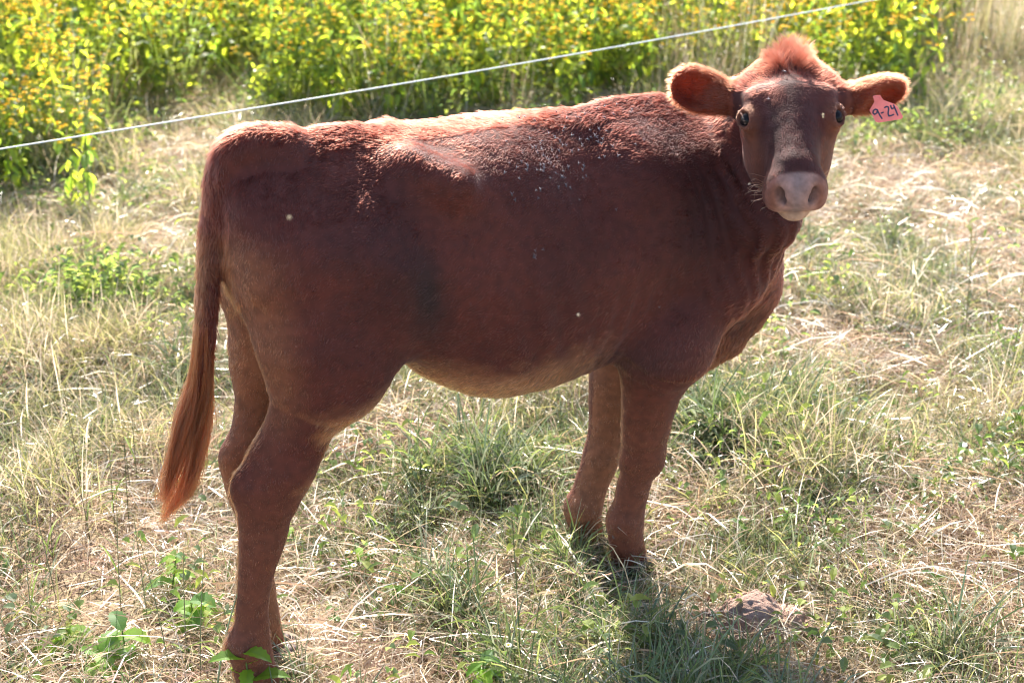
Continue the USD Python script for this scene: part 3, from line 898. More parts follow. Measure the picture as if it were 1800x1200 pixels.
def coat_color(p, n, q, head):
    c = np.tile(RED, (len(p), 1))
    f = fbm(p * 5, 3, 61)[:, None]

    def blend(w, col):
        nonlocal c
        w = np.clip(w, 0, 1)[:, None]
        c = c * (1 - w) + np.array(col) * w
    blend((f[:, 0] - .40) * 2.2 * .7, DARK)
    blend(np.exp(-(((p[:, 0] - .56) / .13) ** 2 + ((p[:, 2] - .98) / .20) ** 2)) * .85, DARK)     # darker shoulder coat, its shading painted in
    blend(np.exp(-(((p[:, 0] + .20) / .10) ** 2 + ((p[:, 2] - .72) / .12) ** 2)) * .45, DARK)     # painted shading at the stifle too
    blend(np.exp(-(((p[:, 0] - .10) / .16) ** 2 + ((p[:, 2] - .80) / .10) ** 2)) * .45 * f[:, 0] * 1.6, DARK)  # uneven shading of the lower ribs, put into the coat colour
    blend(np.clip((.66 - p[:, 2]) / .22, 0, 1) * .55, TAN)                                # lower legs
    blend(np.clip((.40 - p[:, 2]) / .25, 0, 1) * .45, TAN)
    blend(np.clip((-n[:, 2] - .24) * 2.6, 0, 1) * np.clip((.80 - p[:, 2]) / .1, 0, 1) * np.clip((p[:, 2] - .50) / .06, 0, 1) * np.clip((.36 - p[:, 0]) / .12, 0, 1), BUFF)  # paler belly, with the bounce glow from the ground painted in
    blend(np.clip((-.36 - p[:, 0]) / .05, 0, 1) * np.clip((-n[:, 0] - .1) * 1.5, 0, 1) * np.clip((1.12 - p[:, 2]) / .06, 0, 1) * np.clip((p[:, 2] - .60) / .2, 0, 1) * .28, BUFF)   # back of the thighs
    inner = ((p[:, 1] > yc(p[:, 0])) & (n[:, 1] < -.1)) | ((p[:, 1] < yc(p[:, 0])) & (n[:, 1] > .1))
    blend(inner * np.clip((.85 - p[:, 2]) / .1, 0, 1) * .45, BUFF)
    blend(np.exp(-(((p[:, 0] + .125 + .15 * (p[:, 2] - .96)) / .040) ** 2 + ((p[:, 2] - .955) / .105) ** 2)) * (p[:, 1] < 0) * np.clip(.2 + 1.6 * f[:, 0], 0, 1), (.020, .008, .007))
    spot = np.linalg.norm((p - PINK) / np.array([.022, .02, .045]), axis=1)
    blend(np.clip(1.3 - spot, 0, 1) * .8, (.34, .19, .16))   # dark stain
    blend(np.exp(-(((p[:, 0] - .33) / .15) ** 2 + ((p[:, 2] - .66) / .055) ** 2)) * (p[:, 1] < .05) * .85, (.040, .016, .016))   # soiled chest, with the shade behind the elbow painted in
    if head.any():
        h = np.where(head)[0]
        F, R, U = (q[h] / np.array([SHORT, 1, 1])).T
        w = np.clip(1.1 - np.abs(R) / .060, 0, 1) * np.clip((U + .11) / .05, 0, 1) * (1 - .75 * np.clip((F - .09) / .09, 0, 1))
        c[h] = c[h] * (1 - .75 * w[:, None]) + np.array((.036, .0095, .0085)) * .75 * w[:, None]
        e = np.min([np.linalg.norm(q[h] - E, axis=1) for E in EYES], axis=0)
        w = np.clip(1 - np.abs(e - .024) / .018, 0, 1)[:, None] * .6
        c[h] = c[h] * (1 - w) + np.array((.16, .052, .026)) * w
        w = np.clip((np.abs(R) - .045) / .03, 0, 1) * np.clip((-.01 - U) / .03, 0, 1) * np.clip((F - .0) / .03, 0, 1) * .6
        c[h] = c[h] * (1 - w[:, None]) + np.array((.14, .045, .022)) * w[:, None]
        # bare nose, lips and chin
        nose = np.clip((F - .209 + .12 * (U + .03)) / .007, 0, 1) * np.clip((F - .17) / .02, 0, 1)
        pad = np.array((.30, .155, .120)) * (.55 + .55 * fbm(q[h] * 60, 2, 8)[:, None] + .45 * fbm(q[h] * 230, 2, 18)[:, None])
        ctr = np.clip(1 - np.abs(R) / .03, 0, 1)[:, None] * .9
        pad = pad * (1 - ctr) + np.array((.20, .135, .125)) * (.6 + .8 * fbm(q[h] * 150, 3, 28)[:, None]) * ctr
        rim = np.clip((np.abs(R) - .033) / .012, 0, 1)[:, None] * .9
        pad = pad * (1 - rim) + np.array((.19, .070, .045)) * rim
        c[h] = c[h] * (1 - nose[:, None]) + pad * nose[:, None]
        nn = np.linalg.norm(((np.column_stack([F, np.abs(R), U]) - np.array(NOSE_AT)) @ NOSE_ROT.T) / np.array(NOSE_R), axis=1)
        w = np.clip(1.45 - nn, 0, 1)[:, None]
        c[h] = c[h] * (1 - w) + np.array((.05, .03, .03)) * w
        chin = np.clip((F - .115) / .02, 0, 1) * np.clip((-.097 - U) / .006, 0, 1)
        c[h] = c[h] * (1 - chin[:, None]) + np.array((.40, .235, .15)) * chin[:, None]
        ear = (np.abs(R) > .115) & (F < .05)
        c[h[ear]] = np.array((.115, .027, .014))
    return c


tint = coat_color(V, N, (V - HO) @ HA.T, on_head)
bare = np.zeros(len(V))
hq = (V - HO) @ HA.T
bare[on_head] = np.clip((hq[on_head, 0] / SHORT - .208 + .12 * (hq[on_head, 2] + .03)) / .007, 0, 1)
bare[on_head & (hq[:, 0] > .10) & (hq[:, 2] < -.095)] = .85
for E in EYES:
    bare[on_head & (np.linalg.norm(hq - E, axis=1) < .0245)] = 1
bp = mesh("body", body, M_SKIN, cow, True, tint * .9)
UsdGeom.PrimvarsAPI(UsdGeom.Mesh(bp)).CreatePrimvar("thin", T.FloatArray, "vertex").Set(Vt.FloatArray.FromNumpy(np.where(ear_w, np.clip((np.abs(hq[:, 1]) - .125) / .03, 0, 1) * .26, 0).astype(np.float32)))

# hair: roots on the body, groomed backwards and downwards, with coherent unevenness
VIEW = np.array([EYE @ CD - COW_AT @ CD, EYE @ CN - COW_AT @ CN, CAM_H])


def groom(p, n, q, head, ear):
    d = np.tile(np.array([-.9, 0, -.35]), (len(p), 1))
    low = np.clip((.80 - p[:, 2]) / .2, 0, 1)[:, None]
    d = d * (1 - low) + np.array([-.25, 0, -1.0]) * low
    rump = np.clip((-.30 - p[:, 0]) / .1, 0, 1)[:, None]
    d = d * (1 - rump) + np.array([-.2, 0, -1.0]) * rump
    top = np.clip((n[:, 2] - .6) / .3, 0, 1)[:, None]
    d = d + top * np.stack([np.full(len(p), -.4), (p[:, 1] - yc(p[:, 0])) * 3, np.zeros(len(p))], 1)
    if head.any():
        F, R, U = q[head].T
        f = np.stack([np.where(F > -.035, 1.0, -1.0) * np.clip(np.abs(F + .035) * 14, .15, 1), R * 7, np.zeros_like(F)], 1)
        d[head] = f @ HA
    if ear.any():
        s = np.sign(q[ear][:, 1])
        d[ear] = np.stack([np.full(ear.sum(), -.1), s * 1.0, np.zeros(ear.sum())], 1) @ HA + n[ear] * .35
    d = d - n * (d * n).sum(1)[:, None]
    return d / (np.linalg.norm(d, axis=1, keepdims=True) + 1e-6)


def fur(m, count, seed):
    r = np.random.default_rng(seed)
    A = m.area_faces.copy()
    c = m.triangles_center
    toward = ((VIEW - c) * m.face_normals).sum(1) / np.linalg.norm(VIEW - c, axis=1)
    A *= np.where(toward > -.35, 1.0, .22)                            # the far side gets a thinner coat
    qc = (c - HO) @ HA.T
    hd = on_head[m.faces].all(1)
    A *= np.where(hd, 2.6, 1.0) * (1 - bare[m.faces].mean(1)) * np.where(c[:, 2] < .02, 0, 1)
    k = r.choice(len(A), count, p=A / A.sum())
    u, v = r.uniform(0, 1, (2, count))
    s = np.sqrt(u)
    w = np.stack([1 - s, s * (1 - v), s * v], 1)
    tri = m.faces[k]
    p = (V[tri] * w[..., None]).sum(1)
    n = (N[tri] * w[..., None]).sum(1)
    n /= np.linalg.norm(n, axis=1, keepdims=True) + 1e-9
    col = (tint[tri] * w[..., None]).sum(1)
    q = (p - HO) @ HA.T
    head, ear = hd[k], ear_w[m.faces[k]].all(1)
    d = groom(p, n, q, head, ear)
    # whorls and clumps: neighbouring hairs share a turn
    turn = (fbm(p * 14, 2, 81) - .5) * 1.0 + (fbm(p * 70, 2, 91) - .5) * np.where(n[:, 2] > .4, .7, 1.4) + r.normal(0, .16, count)
    turn = np.where(head, turn * .55, turn)
    b = np.cross(n, d)
    d = d * np.cos(turn)[:, None] + b * np.sin(turn)[:, None]
    L = np.full(count, .0095)
    L = np.where(n[:, 2] > .45, .0105, L)                              # back
    L = np.where((n[:, 2] > .55) & (p[:, 2] > 1.12) & (np.abs(p[:, 1] - yc(p[:, 0])) < .055), .019, L)
    L = np.where((n[:, 2] < -.25) & (p[:, 2] < .72) & (p[:, 2] > .5), .017, L)
    L = np.where(p[:, 2] < .62, .0075, L)
    L = np.where((p[:, 0] > .62) & (p[:, 2] < .78) & ~head, .018, L)  # breast
    L = np.where(head, .0065, L)
    L = np.where(head & (q[:, 0] < -.06), .013, L)
    L = np.where(ear, .009, L)
    tail = (p[:, 0] < -.46) & (np.abs(p[:, 1] - TAIL_Y) < .06)
    L = np.where(tail, .026, L)
    L = L * r.uniform(.65, 1.25, count) * (.7 + .6 * fbm(p * 30, 2, 95))
    lift = np.where(head, .18, .19) + r.normal(0, .10, count) + (fbm(p * 45, 2, 97) - .5) * .5
    lift = np.where(ear, .75, lift)
    lift = np.clip(np.where(n[:, 2] > .62, lift + .18, lift), .08, 1.2)
    P = [p - n * .001]
    for j, tt in enumerate((.5, 1.0)):
        a = lift * (1.25 - .75 * tt)
        P.append(P[-1] + (d * np.cos(a)[:, None] + n * np.sin(a)[:, None]) * (L / 2)[:, None])
    P = np.stack(P, 1)
    wd = np.where(head, .00042, .00078)[:, None] * np.array([1.0, .8, .15])
    col = np.clip(col * r.lognormal(0, .42, (count, 1)) * (.45 + 1.1 * fbm(p * np.array([90, 90, 60]), 2, 99))[:, None], 0, .9)
    dull = (head & ~ear) | ((n[:, 2] > .5) & (p[:, 2] > 1.12) & ((p[:, 0] < -.08) | (p[:, 0] > .24) | (np.abs(p[:, 1] - yc(p[:, 0])) < .05)))
    return P, wd, col, dull


P, wd, col, hd_ = fur(body, 330000, 3)
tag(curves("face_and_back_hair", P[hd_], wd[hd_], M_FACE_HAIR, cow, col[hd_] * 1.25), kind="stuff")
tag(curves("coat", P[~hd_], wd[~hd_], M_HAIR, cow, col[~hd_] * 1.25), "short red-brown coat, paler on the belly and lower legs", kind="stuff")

# the tuft on the poll
r = np.random.default_rng(12)
n_ = 5200
root = np.column_stack([r.normal(-.138, .028, n_), r.normal(-.004, .040, n_), np.full(n_, -.02)])
root = root[(np.abs(root[:, 1]) < .10)]
rp = HO + root @ HA
tree = cKDTree(V)
_, ii = tree.query(rp)
rp, rn = V[ii], N[ii]
crest = np.exp(-((root[:, 1] - .0) / .022) ** 2)
peak = np.exp(-((root[:, 1] - .004) / .016) ** 2)
UPV = np.array([0, 0, 1.0])
side = np.sign(root[:, 1] + r.normal(0, .012, len(root)))[:, None] * HA[1]
clump = (fbm(rp * 60, 2, 5) - .5)[:, None] * HA[1] * 1.6
d = rn * .35 + UPV * (.10 + .95 * peak)[:, None] + side * (.95 - .75 * crest)[:, None] - HA[0] * .15 + clump + r.normal(0, .20, (len(root), 3))
d /= np.linalg.norm(d, axis=1, keepdims=True)
L = (.013 + .010 * crest + .022 * peak) * r.uniform(.45, 1.2, len(root))
g = (side * .45 - UPV * .15)
P = [rp - rn * .002]
for k in range(4):
    dd = d + g * (.28 * k)
    dd /= np.linalg.norm(dd, axis=1, keepdims=True)
    P.append(P[-1] + dd * (L / 4)[:, None])
tag(curves("poll_tuft", np.stack(P, 1), np.array([.0006, .0006, .0005, .0004, .0001]), M_FACE_HAIR, cow, np.tile((.050, .0115, .0065), (len(root), 1)) * r.uniform(.7, 1.3, (len(root), 1))), kind="stuff")

# long hair of the tail and its switch
SW = np.array([[(376, 560), (377, 620), (376, 670), (371, 720), (363, 770), (352, 825), (338, 862), (300, 905), (285, 925)],
               [(341, 560), (335, 630), (328, 675), (316, 715), (303, 755), (291, 815), (284, 870), (282, 900), (283, 925)]], float)
n_ = 5200
s0 = r.uniform(0, .62, n_) ** .8
across = r.beta(1.3, 1.3, n_)
strand = np.floor(across * 7 + r.uniform(-.25, .25, n_))
s1 = np.clip(s0 + r.uniform(.25, .55, n_), 0, np.where(across > .55, .82, np.where(across > .3, .98, .86)) * r.uniform(.78, 1.0, n_))
k = np.linspace(0, 1, 9)
P = []
depth = r.normal(0, .014, n_)
for t in np.linspace(0, 1, 8):
    s = s0 + (s1 - s0) * t
    a = across + .13 * np.sin(s * 11 + strand * 1.7) * t + (np.round(across * 5) / 5 - across) * .72 * t ** 1.3
    a = a + .14 * np.sign(across - .52) * np.clip((s - .5) / .3, 0, 1)
    u = np.interp(s, k, SW[0, :, 0]) * (1 - a) + np.interp(s, k, SW[1, :, 0]) * a
    v = np.interp(s, k, SW[0, :, 1]) * (1 - a) + np.interp(s, k, SW[1, :, 1]) * a
    ry = TAIL_Y + depth * (1 - .5 * s) + .01 * np.sin(s * 7 + strand * 2)
    rr = np.stack([(u - 900) / CAM_F, math.cos(CAM_P) - (v - 600) / CAM_F * math.sin(CAM_P), -math.sin(CAM_P) - (v - 600) / CAM_F * math.cos(CAM_P)], 1)
    base_ = COW_AT + CN * ry[:, None] - EYE
    tt = (base_ @ CN) / (rr @ CN)
    w = EYE + rr * tt[:, None] - COW_AT
    P.append(np.stack([w @ CD, ry, w[:, 2]], 1))
P = np.stack(P, 1)
P += r.normal(0, .0012, P.shape) * np.linspace(.3, 1.6, 8)[None, :, None] + (r.normal(0, .010, (n_, 1, 3)) * (r.uniform(0, 1, (n_, 1, 1)) ** 2)) * (np.linspace(0, 1, 8) ** 1.5)[None, :, None]
tag(curves("tail_switch", P, np.array([.0007, .0007, .0007, .0007, .0006, .0006, .0005, .0002]), M_HAIR, cow, np.tile((.20, .056, .022), (n_, 1)) * r.uniform(.6, 1.3, (n_, 1)) * (.35 + .95 * np.random.default_rng(2).uniform(0, 1, 12)[(strand.astype(int) + 2) % 12])[:, None]), kind="stuff")

# longer fringe inside and round the ears, whiskers, lashes
ev = np.where(ear_w)[0]
ei = r.choice(ev, 9000)
ep, en, eq = V[ei], N[ei], hq[ei]
s = np.sign(eq[:, 1])[:, None]
d = en * .8 + (HA[1] * s) * .7 - HA[0] * .1 + r.normal(0, .25, (len(ei), 3))
d /= np.linalg.norm(d, axis=1, keepdims=True)
L = r.uniform(.006, .016, len(ei)) * np.where(en @ unit(VIEW - HO) > .5, .6, 1.0)
P = np.stack([ep, ep + d * (L * .55)[:, None], ep + (d * .9 - UPV * .12 + HA[1] * s * .2) * L[:, None]], 1)
tag(curves("ear_hair", P, np.array([.0005, .0004, .0001]), M_FACE_HAIR, cow, np.tile((.13, .034, .015), (len(ei), 1)) * r.uniform(.7, 1.3, (len(ei), 1))), kind="stuff")
wp = np.array([hp(.161 + r.normal(0, .013), sg * .055 + r.normal(0, .004), -.075 + r.normal(0, .012)) for sg in (-1, 1) for _ in range(16)])
_, wi = tree.query(wp)
P = np.stack([V[wi], V[wi] + N[wi] * .014 + r.normal(0, .004, (32, 3)), V[wi] + N[wi] * .026 + r.normal(0, .008, (32, 3)) - UPV * .003], 1)
curves("whiskers", P, np.array([.0005, .0004, .0002]), M_HAIR, cow, np.tile((.60, .34, .18), (32, 1)))
lp, ld = [], []
for E, sg in zip(EYES, (-1, 1)):
    for q_ in np.linspace(-1, 1, 16):
        c0 = EYE_ON * [1, sg, 1] + EYE_AX[0] * [1, sg, 1] * q_ * .017 - np.array([.012 * math.sqrt(max(1 - q_ * q_, 0)) + .001, 0, 0]) + EYE_OUT * [1, sg, 1] * .004
        lp.append(HO + c0 @ HA)
        ld.append((EYE_OUT * [1, sg, 1] * .9 + np.array([-.35 + .25, sg * .5, -.1]) + r.normal(0, .12, 3)) @ HA)
lp, ld = np.array(lp), np.array(ld)
P = np.stack([lp, lp + ld * .002, lp + ld * .004 - UPV * .0015], 1)
curves("eyelashes", P, np.array([.0005, .0004, .0002]), M_HAIR, cow, np.tile((.018, .008, .007), (len(lp), 1)))

for E in EYES:
    e = trimesh.creation.icosphere(4, EYE_R)
    e.apply_translation(HO + E @ HA)
    mesh("eye", e, M_EYE, cow, True)


# hooves: two claws to a foot, two dewclaws behind the fetlock
def claw(at, yaw, sgn):
    g = np.linspace(0, 2 * math.pi, 15)[:-1]
    rows = []
    for z, sx, sy, ox in ((0, .052, .024, .020), (.012, .051, .0235, .018), (.035, .043, .021, .008), (.055, .036, .019, .0)):
        rows.append(np.column_stack([ox + sx * np.cos(g) * np.where(np.cos(g) > 0, 1.15, .85), sgn * .024 + sy * np.sin(g), np.full(14, z)]))
    v = np.vstack(rows + [np.array([[.01, sgn * .024, 0], [0, sgn * .024, .06]])])
    f = []
    for a in range(3):
        for b in range(14):
            f += [[a * 14 + b, a * 14 + (b + 1) % 14, (a + 1) * 14 + (b + 1) % 14], [a * 14 + b, (a + 1) * 14 + (b + 1) % 14, (a + 1) * 14 + b]]
    for b in range(14):
        f += [[56, (b + 1) % 14, b], [57, 42 + b, 42 + (b + 1) % 14]]
    c, s = math.cos(yaw), math.sin(yaw)
    v = np.column_stack([v[:, 0] * c - v[:, 1] * s, v[:, 0] * s + v[:, 1] * c, v[:, 2]]) + np.array(at)
    return trimesh.Trimesh(v, f, process=False)


for nodes in (LEG_NEAR_HIND, LEG_FAR_HIND, LEG_NEAR_FRONT, LEG_FAR_FRONT):
    c, _ = nodes[-1]
    g0 = float(gz(*(COW_AT + CD * c[0] + CN * c[1])[:2]))
    for sg in (-1, 1):
        mesh("hoof", claw((c[0] + .012, c[1], g0 - .012), -.10 + sg * -.06, sg), M_HOOF, cow, True)
    c2, r2 = nodes[-3]
    for sg in (-1, 1):
        e = trimesh.creation.icosphere(2, 1.0)
        e.apply_scale([.010, .008, .014])
        e.apply_translation(c2 + np.array([-r2 * .88, sg * r2 * .30, -.012]))
        mesh("dewclaw", e, M_HOOF, cow, True)

# ear tag: a flat plate hanging from its neck, with hand-written numbers
TAGC = hv(1556, 190, .055)
tv = unit(VIEW - TAGC)
tr = unit(np.cross([0, 0, 1.0], tv))
tn = unit(tv + np.array([0, 0, -.12]) - tr * .12)
tr = unit(tr - tn * (tr @ tn))
tu = np.cross(tn, tr)


def on_tag(cx, cy, out=0.0):
    """A point of the tag's plane from the close-up drawing (12 units to a pixel of the photograph)."""
    w = sight(1500 + cx / 12, 130 + cy / 12)
    w = np.array([w @ CD, w @ CN, w[2]])
    o = np.array([(EYE - COW_AT) @ CD, (EYE - COW_AT) @ CN, CAM_H])
    return o + w * (((TAGC - o) @ tn) / (w @ tn)) + tn * out


def slab(outline, z0, z1):
    import shapely
    pts = [on_tag(*q) - TAGC for q in outline]
    poly = shapely.Polygon([(q @ tr, q @ tu) for q in pts]).buffer(-.0015).buffer(.0015)
    m = trimesh.creation.extrude_polygon(poly, z1 - z0, engine="earcut")
    v = np.array(m.vertices)
    m.vertices = TAGC + v[:, :1] * tr + v[:, 1:2] * tu + (v[:, 2:] + z0) * tn
    return m


def stroke(points, w=24.0, z0=.0011, z1=.0016):
    import shapely
    pts = [on_tag(*q) - TAGC for q in points]
    s = np.linalg.norm(on_tag(w, 0) - on_tag(0, 0))
    poly = shapely.LineString([(q @ tr, q @ tu) for q in pts]).buffer(s * .62)
    m = trimesh.creation.extrude_polygon(poly, z1 - z0, engine="earcut")
    v = np.array(m.vertices)
    m.vertices = TAGC + v[:, :1] * tr + v[:, 1:2] * tu + (v[:, 2:] + z0) * tn
    return m


tagp = mesh("ear_tag", slab([(410, 468), (480, 452), (565, 448), (600, 505), (640, 555), (870, 640), (940, 700), (1050, 905), (1030, 945), (980, 960), (535, 1030), (470, 1010), (340, 770), (445, 590)], -.001, .001), M_TAG, cow)
tag(tagp, "salmon pink plastic ear tag with 9-24 written in dark marker")
nine = [(510, 760), (470, 745), (425, 775), (415, 825), (450, 855), (500, 825), (510, 765), (530, 810), (560, 870), (605, 940)]
for nm, pts in (("numeral_nine", nine), ("dash", [(592, 828), (632, 812)]), ("numeral_two", [(665, 712), (695, 690), (735, 695), (748, 740), (738, 800), (735, 840), (752, 888), (800, 880), (848, 858)]), ("numeral_four", [(790, 672), (800, 712), (818, 738), (862, 715)])):
    mesh(nm, stroke(pts), M_INK, tagp)
mesh("numeral_four_stem", stroke([(852, 662), (885, 740), (915, 810), (938, 868)]), M_INK, tagp)
sm = trimesh.creation.cylinder(.0045, .003, sections=16)
sm.apply_transform(trimesh.geometry.align_vectors([0, 0, 1], tn))
sm.apply_translation(on_tag(495, 520, .002))
mesh("stud", sm, M_TAG, tagp, 40)
# ---------------------------------------------------------------- the fence rope
a, b = on_ground(0, 262, .85), on_ground(1535, 0, .85)
t = np.linspace(-.7, 1.9, 60)
pts = a + (b - a) * t[:, None]
pts[:, 2] -= .012 * np.sin(np.pi * np.clip(t, 0, 1))
v, f, c = tube(pts, .0021, (.8, .8, .8), 8)
tag(mesh("fence_rope", (v, f), M_WIRE, None, True), "thin white electric fence rope stretched behind the cow's back", "fence rope")

# ---------------------------------------------------------------- mound of bare earth in the lower right
ec = on_ground(1338, 1092)
ic = trimesh.creation.icosphere(5, 1.0)
v = np.array(ic.vertices)
lobe = v * np.array([.125, .070, .062])
lobe[:, 0] += .0
lobe[:, 2] += .020 * np.exp(-((v[:, 0] + .25) / .4) ** 2) * np.clip(v[:, 2], 0, 1) - .016 * np.exp(-((v[:, 0] - .35) / .16) ** 2) * np.clip(v[:, 2], 0, 1)
lobe *= 1 + .34 * (fbm(v * 2.2, 4, 7)[:, None] - .5) + .14 * (fbm(v * 9, 3, 8)[:, None] - .5)
em = mesh("earth_mound", (lobe, ic.faces), M_EARTH, thing("earth_mound", "low mound of bare pinkish-brown earth at the edge of the shaded grass", "earth mound", (ec[0], ec[1], float(gz(*ec[:2])) + .004), -.12), True)
for dx, dy, s in ((-.13, .01, .02), (-.10, -.055, .014), (.12, -.02, .013), (.06, .06, .012)):
    q = trimesh.creation.icosphere(2, s)
    q.vertices *= 1 + .5 * (fbm(np.array(q.vertices) * 60 + dx * 50, 2, 3)[:, None] - .5)
    q.apply_translation([dx, dy, .01])
    mesh("clod", q, M_EARTH, stage.GetPrimAtPath("/World/earth_mound"), True)
# ---------------------------------------------------------------- single weeds, stalks and daisies that the photograph shows one by one
RW = np.random.default_rng(404)
WG = np.array([(.10, .20, .03), (.15, .26, .04), (.08, .16, .05)])


def weed(name, label, loc, r, n, L, H, ratio, group=None, teeth=.12, pal=WG, droop=.9, cat="weed"):
    t = thing(name, label, cat, loc, r.uniform(0, 6.28), None, group)
    z = np.linspace(0, 1, 5)
    lean = r.normal(0, .12, 2)
    path = np.column_stack([lean[0] * z * H, lean[1] * z * H, H * z])
    v, f, c = tube(path, np.interp(z, [0, 1], [.003, .0015]), (.14, .2, .06))
    mesh("stem", (v, f), M_STEM, t, True, c)
    a = r.uniform(0, 6.28)
    for k in range(n):
        q = .25 + .75 * (k + 1) / n
        a += 2.4
        l_ = r.uniform(.75, 1.2) * L * (1.15 - .4 * q)
        v, f, c = leaf(l_, l_ * ratio, a, r.uniform(-.1, .7), [np.interp(q, z, path[:, j]) for j in range(3)], pal[r.integers(0, len(pal))], r, seg=11, fold=.18, droop=droop, teeth=teeth)
        mesh("leaf", (v, f), M_LEAF, t, False, c)
    return t


def at_px(u, v):
    w = on_ground(u, v)
    return (w[0], w[1], float(gz(w[0], w[1])) - .004)


for u, v, n, L, H, ratio, lab in (
        (448, 1262, 8, .085, .17, .45, "grey-green toothed weed in front of the cow's near hind hoof"),
        (345, 1120, 8, .075, .11, .75, "lobed-leaved weed with one large shaded leaf left of the cow's hind hoof"),
        (300, 1060, 8, .065, .13, .50, "bright yellow-green backlit weed below the tip of the tail"),
        (115, 1140, 6, .085, .05, .55, "dark flat weed low in the bottom left, nearest the left edge"),
        (190, 1190, 7, .095, .07, .50, "broad bluish-green weed lowest in the bottom left"),
        (225, 1170, 7, .080, .11, .55, "upright bright weed among the broad leaves at the bottom left"),
        (520, 960, 4, .050, .06, .40, "yellow-green weed leaves just right of the near hind leg"),
        (625, 1010, 5, .050, .09, .45, "pale green weed beside the white daisies"),
        (700, 1075, 6, .045, .07, .45, "small green weed in the straw under the belly"),
        (660, 985, 4, .040, .06, .5, "little yellow-green weed behind the white daisies"),
        (845, 1230, 9, .060, .12, .45, "leafy dark weed at the left edge of the shaded grass"),
        (945, 835, 5, .040, .05, .5, "yellow-leaved weed left of the far front leg"),
        (935, 985, 4, .040, .05, .5, "small bright weed just left of the front hooves"),
        (1310, 960, 6, .040, .07, .45, "bright green weed right of the front hooves"),
        (1380, 940, 6, .045, .07, .40, "spreading weed below the brisket at the right"),
        (1650, 850, 7, .050, .08, .45, "yellow-green weed at the right edge of the pasture, upper one"),
        (1610, 880, 5, .040, .06, .5, "yellow weed leaf cluster left of the right edge weed"),
        (1590, 1130, 5, .050, .05, .4, "pale yellow weed in the sunlit straw at the bottom right"),
        (1640, 1040, 5, .045, .06, .4, "narrow-leaved weed in the straw below the right edge weed"),
        (1775, 770, 7, .055, .10, .5, "dark-stemmed bright weed cut by the right edge of the picture"),
        (1520, 660, 5, .040, .05, .5, "tiny yellow-green weed right of the breast"),
        (1420, 880, 6, .040, .07, .4, "leafy weed in the middle of the right-hand straw"),
        (740, 735, 5, .040, .05, .5, "little backlit weed in the straw behind the belly"),
        (870, 760, 5, .035, .05, .5, "tiny weed in the straw below the lowest point of the belly"),
        (590, 1120, 5, .040, .07, .45, "low weed in the straw beside the hind leg, right of it")):
    weed("broadleaf_weed", lab, at_px(u, v), RW, n, L, H, ratio)


def stalk(label, u, v, H, lean, r, col=(.20, .24, .09), group=None, head=True, thick=1.0):
    """A thin flowering grass stalk, standing free of the sward."""
    t = thing("grass_stalk", label, "grass stalk", at_px(u, v), 0, None, group)
    z = np.linspace(0, 1, 9)
    path = np.column_stack([lean[0] * z ** 1.4, lean[1] * z ** 1.4, H * z])
    a, f, c = tube(path, np.interp(z, [0, 1], [.0016, .0007]) * thick, col, 4)
    mesh("stem", (a, f), M_STEM, t, True, c)
    for k in range(2):
        q = r.uniform(.1, .45)
        a, f, c = leaf(r.uniform(.08, .16), .005, r.uniform(0, 6.28), 1.1, [np.interp(q, z, path[:, j]) for j in range(3)], (.20, .26, .05), r, seg=5, droop=1.4)
        mesh("blade", (a, f), M_GRASS, t, False, c)
    if head:
        parts = []
        for k in range(14):
            q = r.uniform(.82, 1.0)
            p = np.array([np.interp(q, z, path[:, j]) for j in range(3)])
            g = r.uniform(0, 6.28)
            parts.append(leaf(r.uniform(.008, .018), .0022, g, 1.1, p, (.34, .27, .15), r, seg=2, droop=.3))
        a, f, c = join(*parts)
        mesh("seed_head", (a, f), M_GRASS, t, False, c)
    return t


ORD = ("leftmost", "second from the left", "third from the left", "fourth from the left", "fifth from the left", "sixth from the left", "seventh from the left", "rightmost")
for (u, v, H, lx), o in zip(sorted(((148, 880, .34, -.01), (205, 950, .30, .015), (232, 880, .28, .0), (243, 860, .26, .01), (228, 930, .32, .02), (160, 960, .30, -.01), (95, 1005, .22, .02), (120, 900, .24, -.02))), ORD):
    stalk(f"dark stalk left of the tail, {o} of eight", u, v, H, (lx, .0), RW, (.12, .13, .06), "thin grass stalks at the left of the tail")
for (u, v, H, lx), o in zip(sorted(((1690, 640, .46, -.03), (1700, 560, .32, -.03), (1740, 640, .30, -.06), (1772, 690, .40, -.01), (1785, 620, .30, .03), (1770, 700, .22, .04), (1660, 700, .2, .05), (1560, 640, .18, .03))), ORD):
    stalk(f"thin stalk in the pasture right of the breast, {o} of eight", u, v, H, (lx, .0), RW, (.17, .17, .07), "thin grass stalks standing in the pasture at the right")
for (u, v, H, lx), o in zip(((880, 1180, .30, -.10), (915, 1190, .42, -.02), (925, 1240, .30, .03)), ("leaning left, the leftmost of three", "the tallest, middle one of three", "the rightmost of three")):
    stalk("green stalk in front of the straw below the belly, " + o, u, v, H, (lx, .0), RW, (.12, .17, .07), "tall stalks standing in front of the straw below the belly")
stalk("pale green grass stalk leaning across the cow's near hind leg", 383, 1240, .44, (.125, -.03), RW, (.30, .38, .24), None, True, 1.7)
TALL = "tall thin dry stems standing at the lower left"
for (u, v, H, lx), o in zip(((60, 1120, .30, .02), (100, 1060, .34, -.02), (215, 1090, .36, .03), (265, 1130, .34, .00), (300, 1190, .38, -.03), (330, 1165, .30, .02), (355, 1215, .36, .04)), ("leftmost", "second from the left", "third from the left", "middle", "fifth from the left", "sixth from the left", "rightmost")):
    stalk(f"tall thin stem among the weeds at the lower left, {o} of seven", u, v, H, (lx, .0), RW, (.22, .24, .13), TALL)
t = thing("grass_stalk", "white-headed dry grass stalk bowing over at the upper right", "grass stalk", at_px(1598, 285), 0)
q = np.linspace(0, 1, 8)
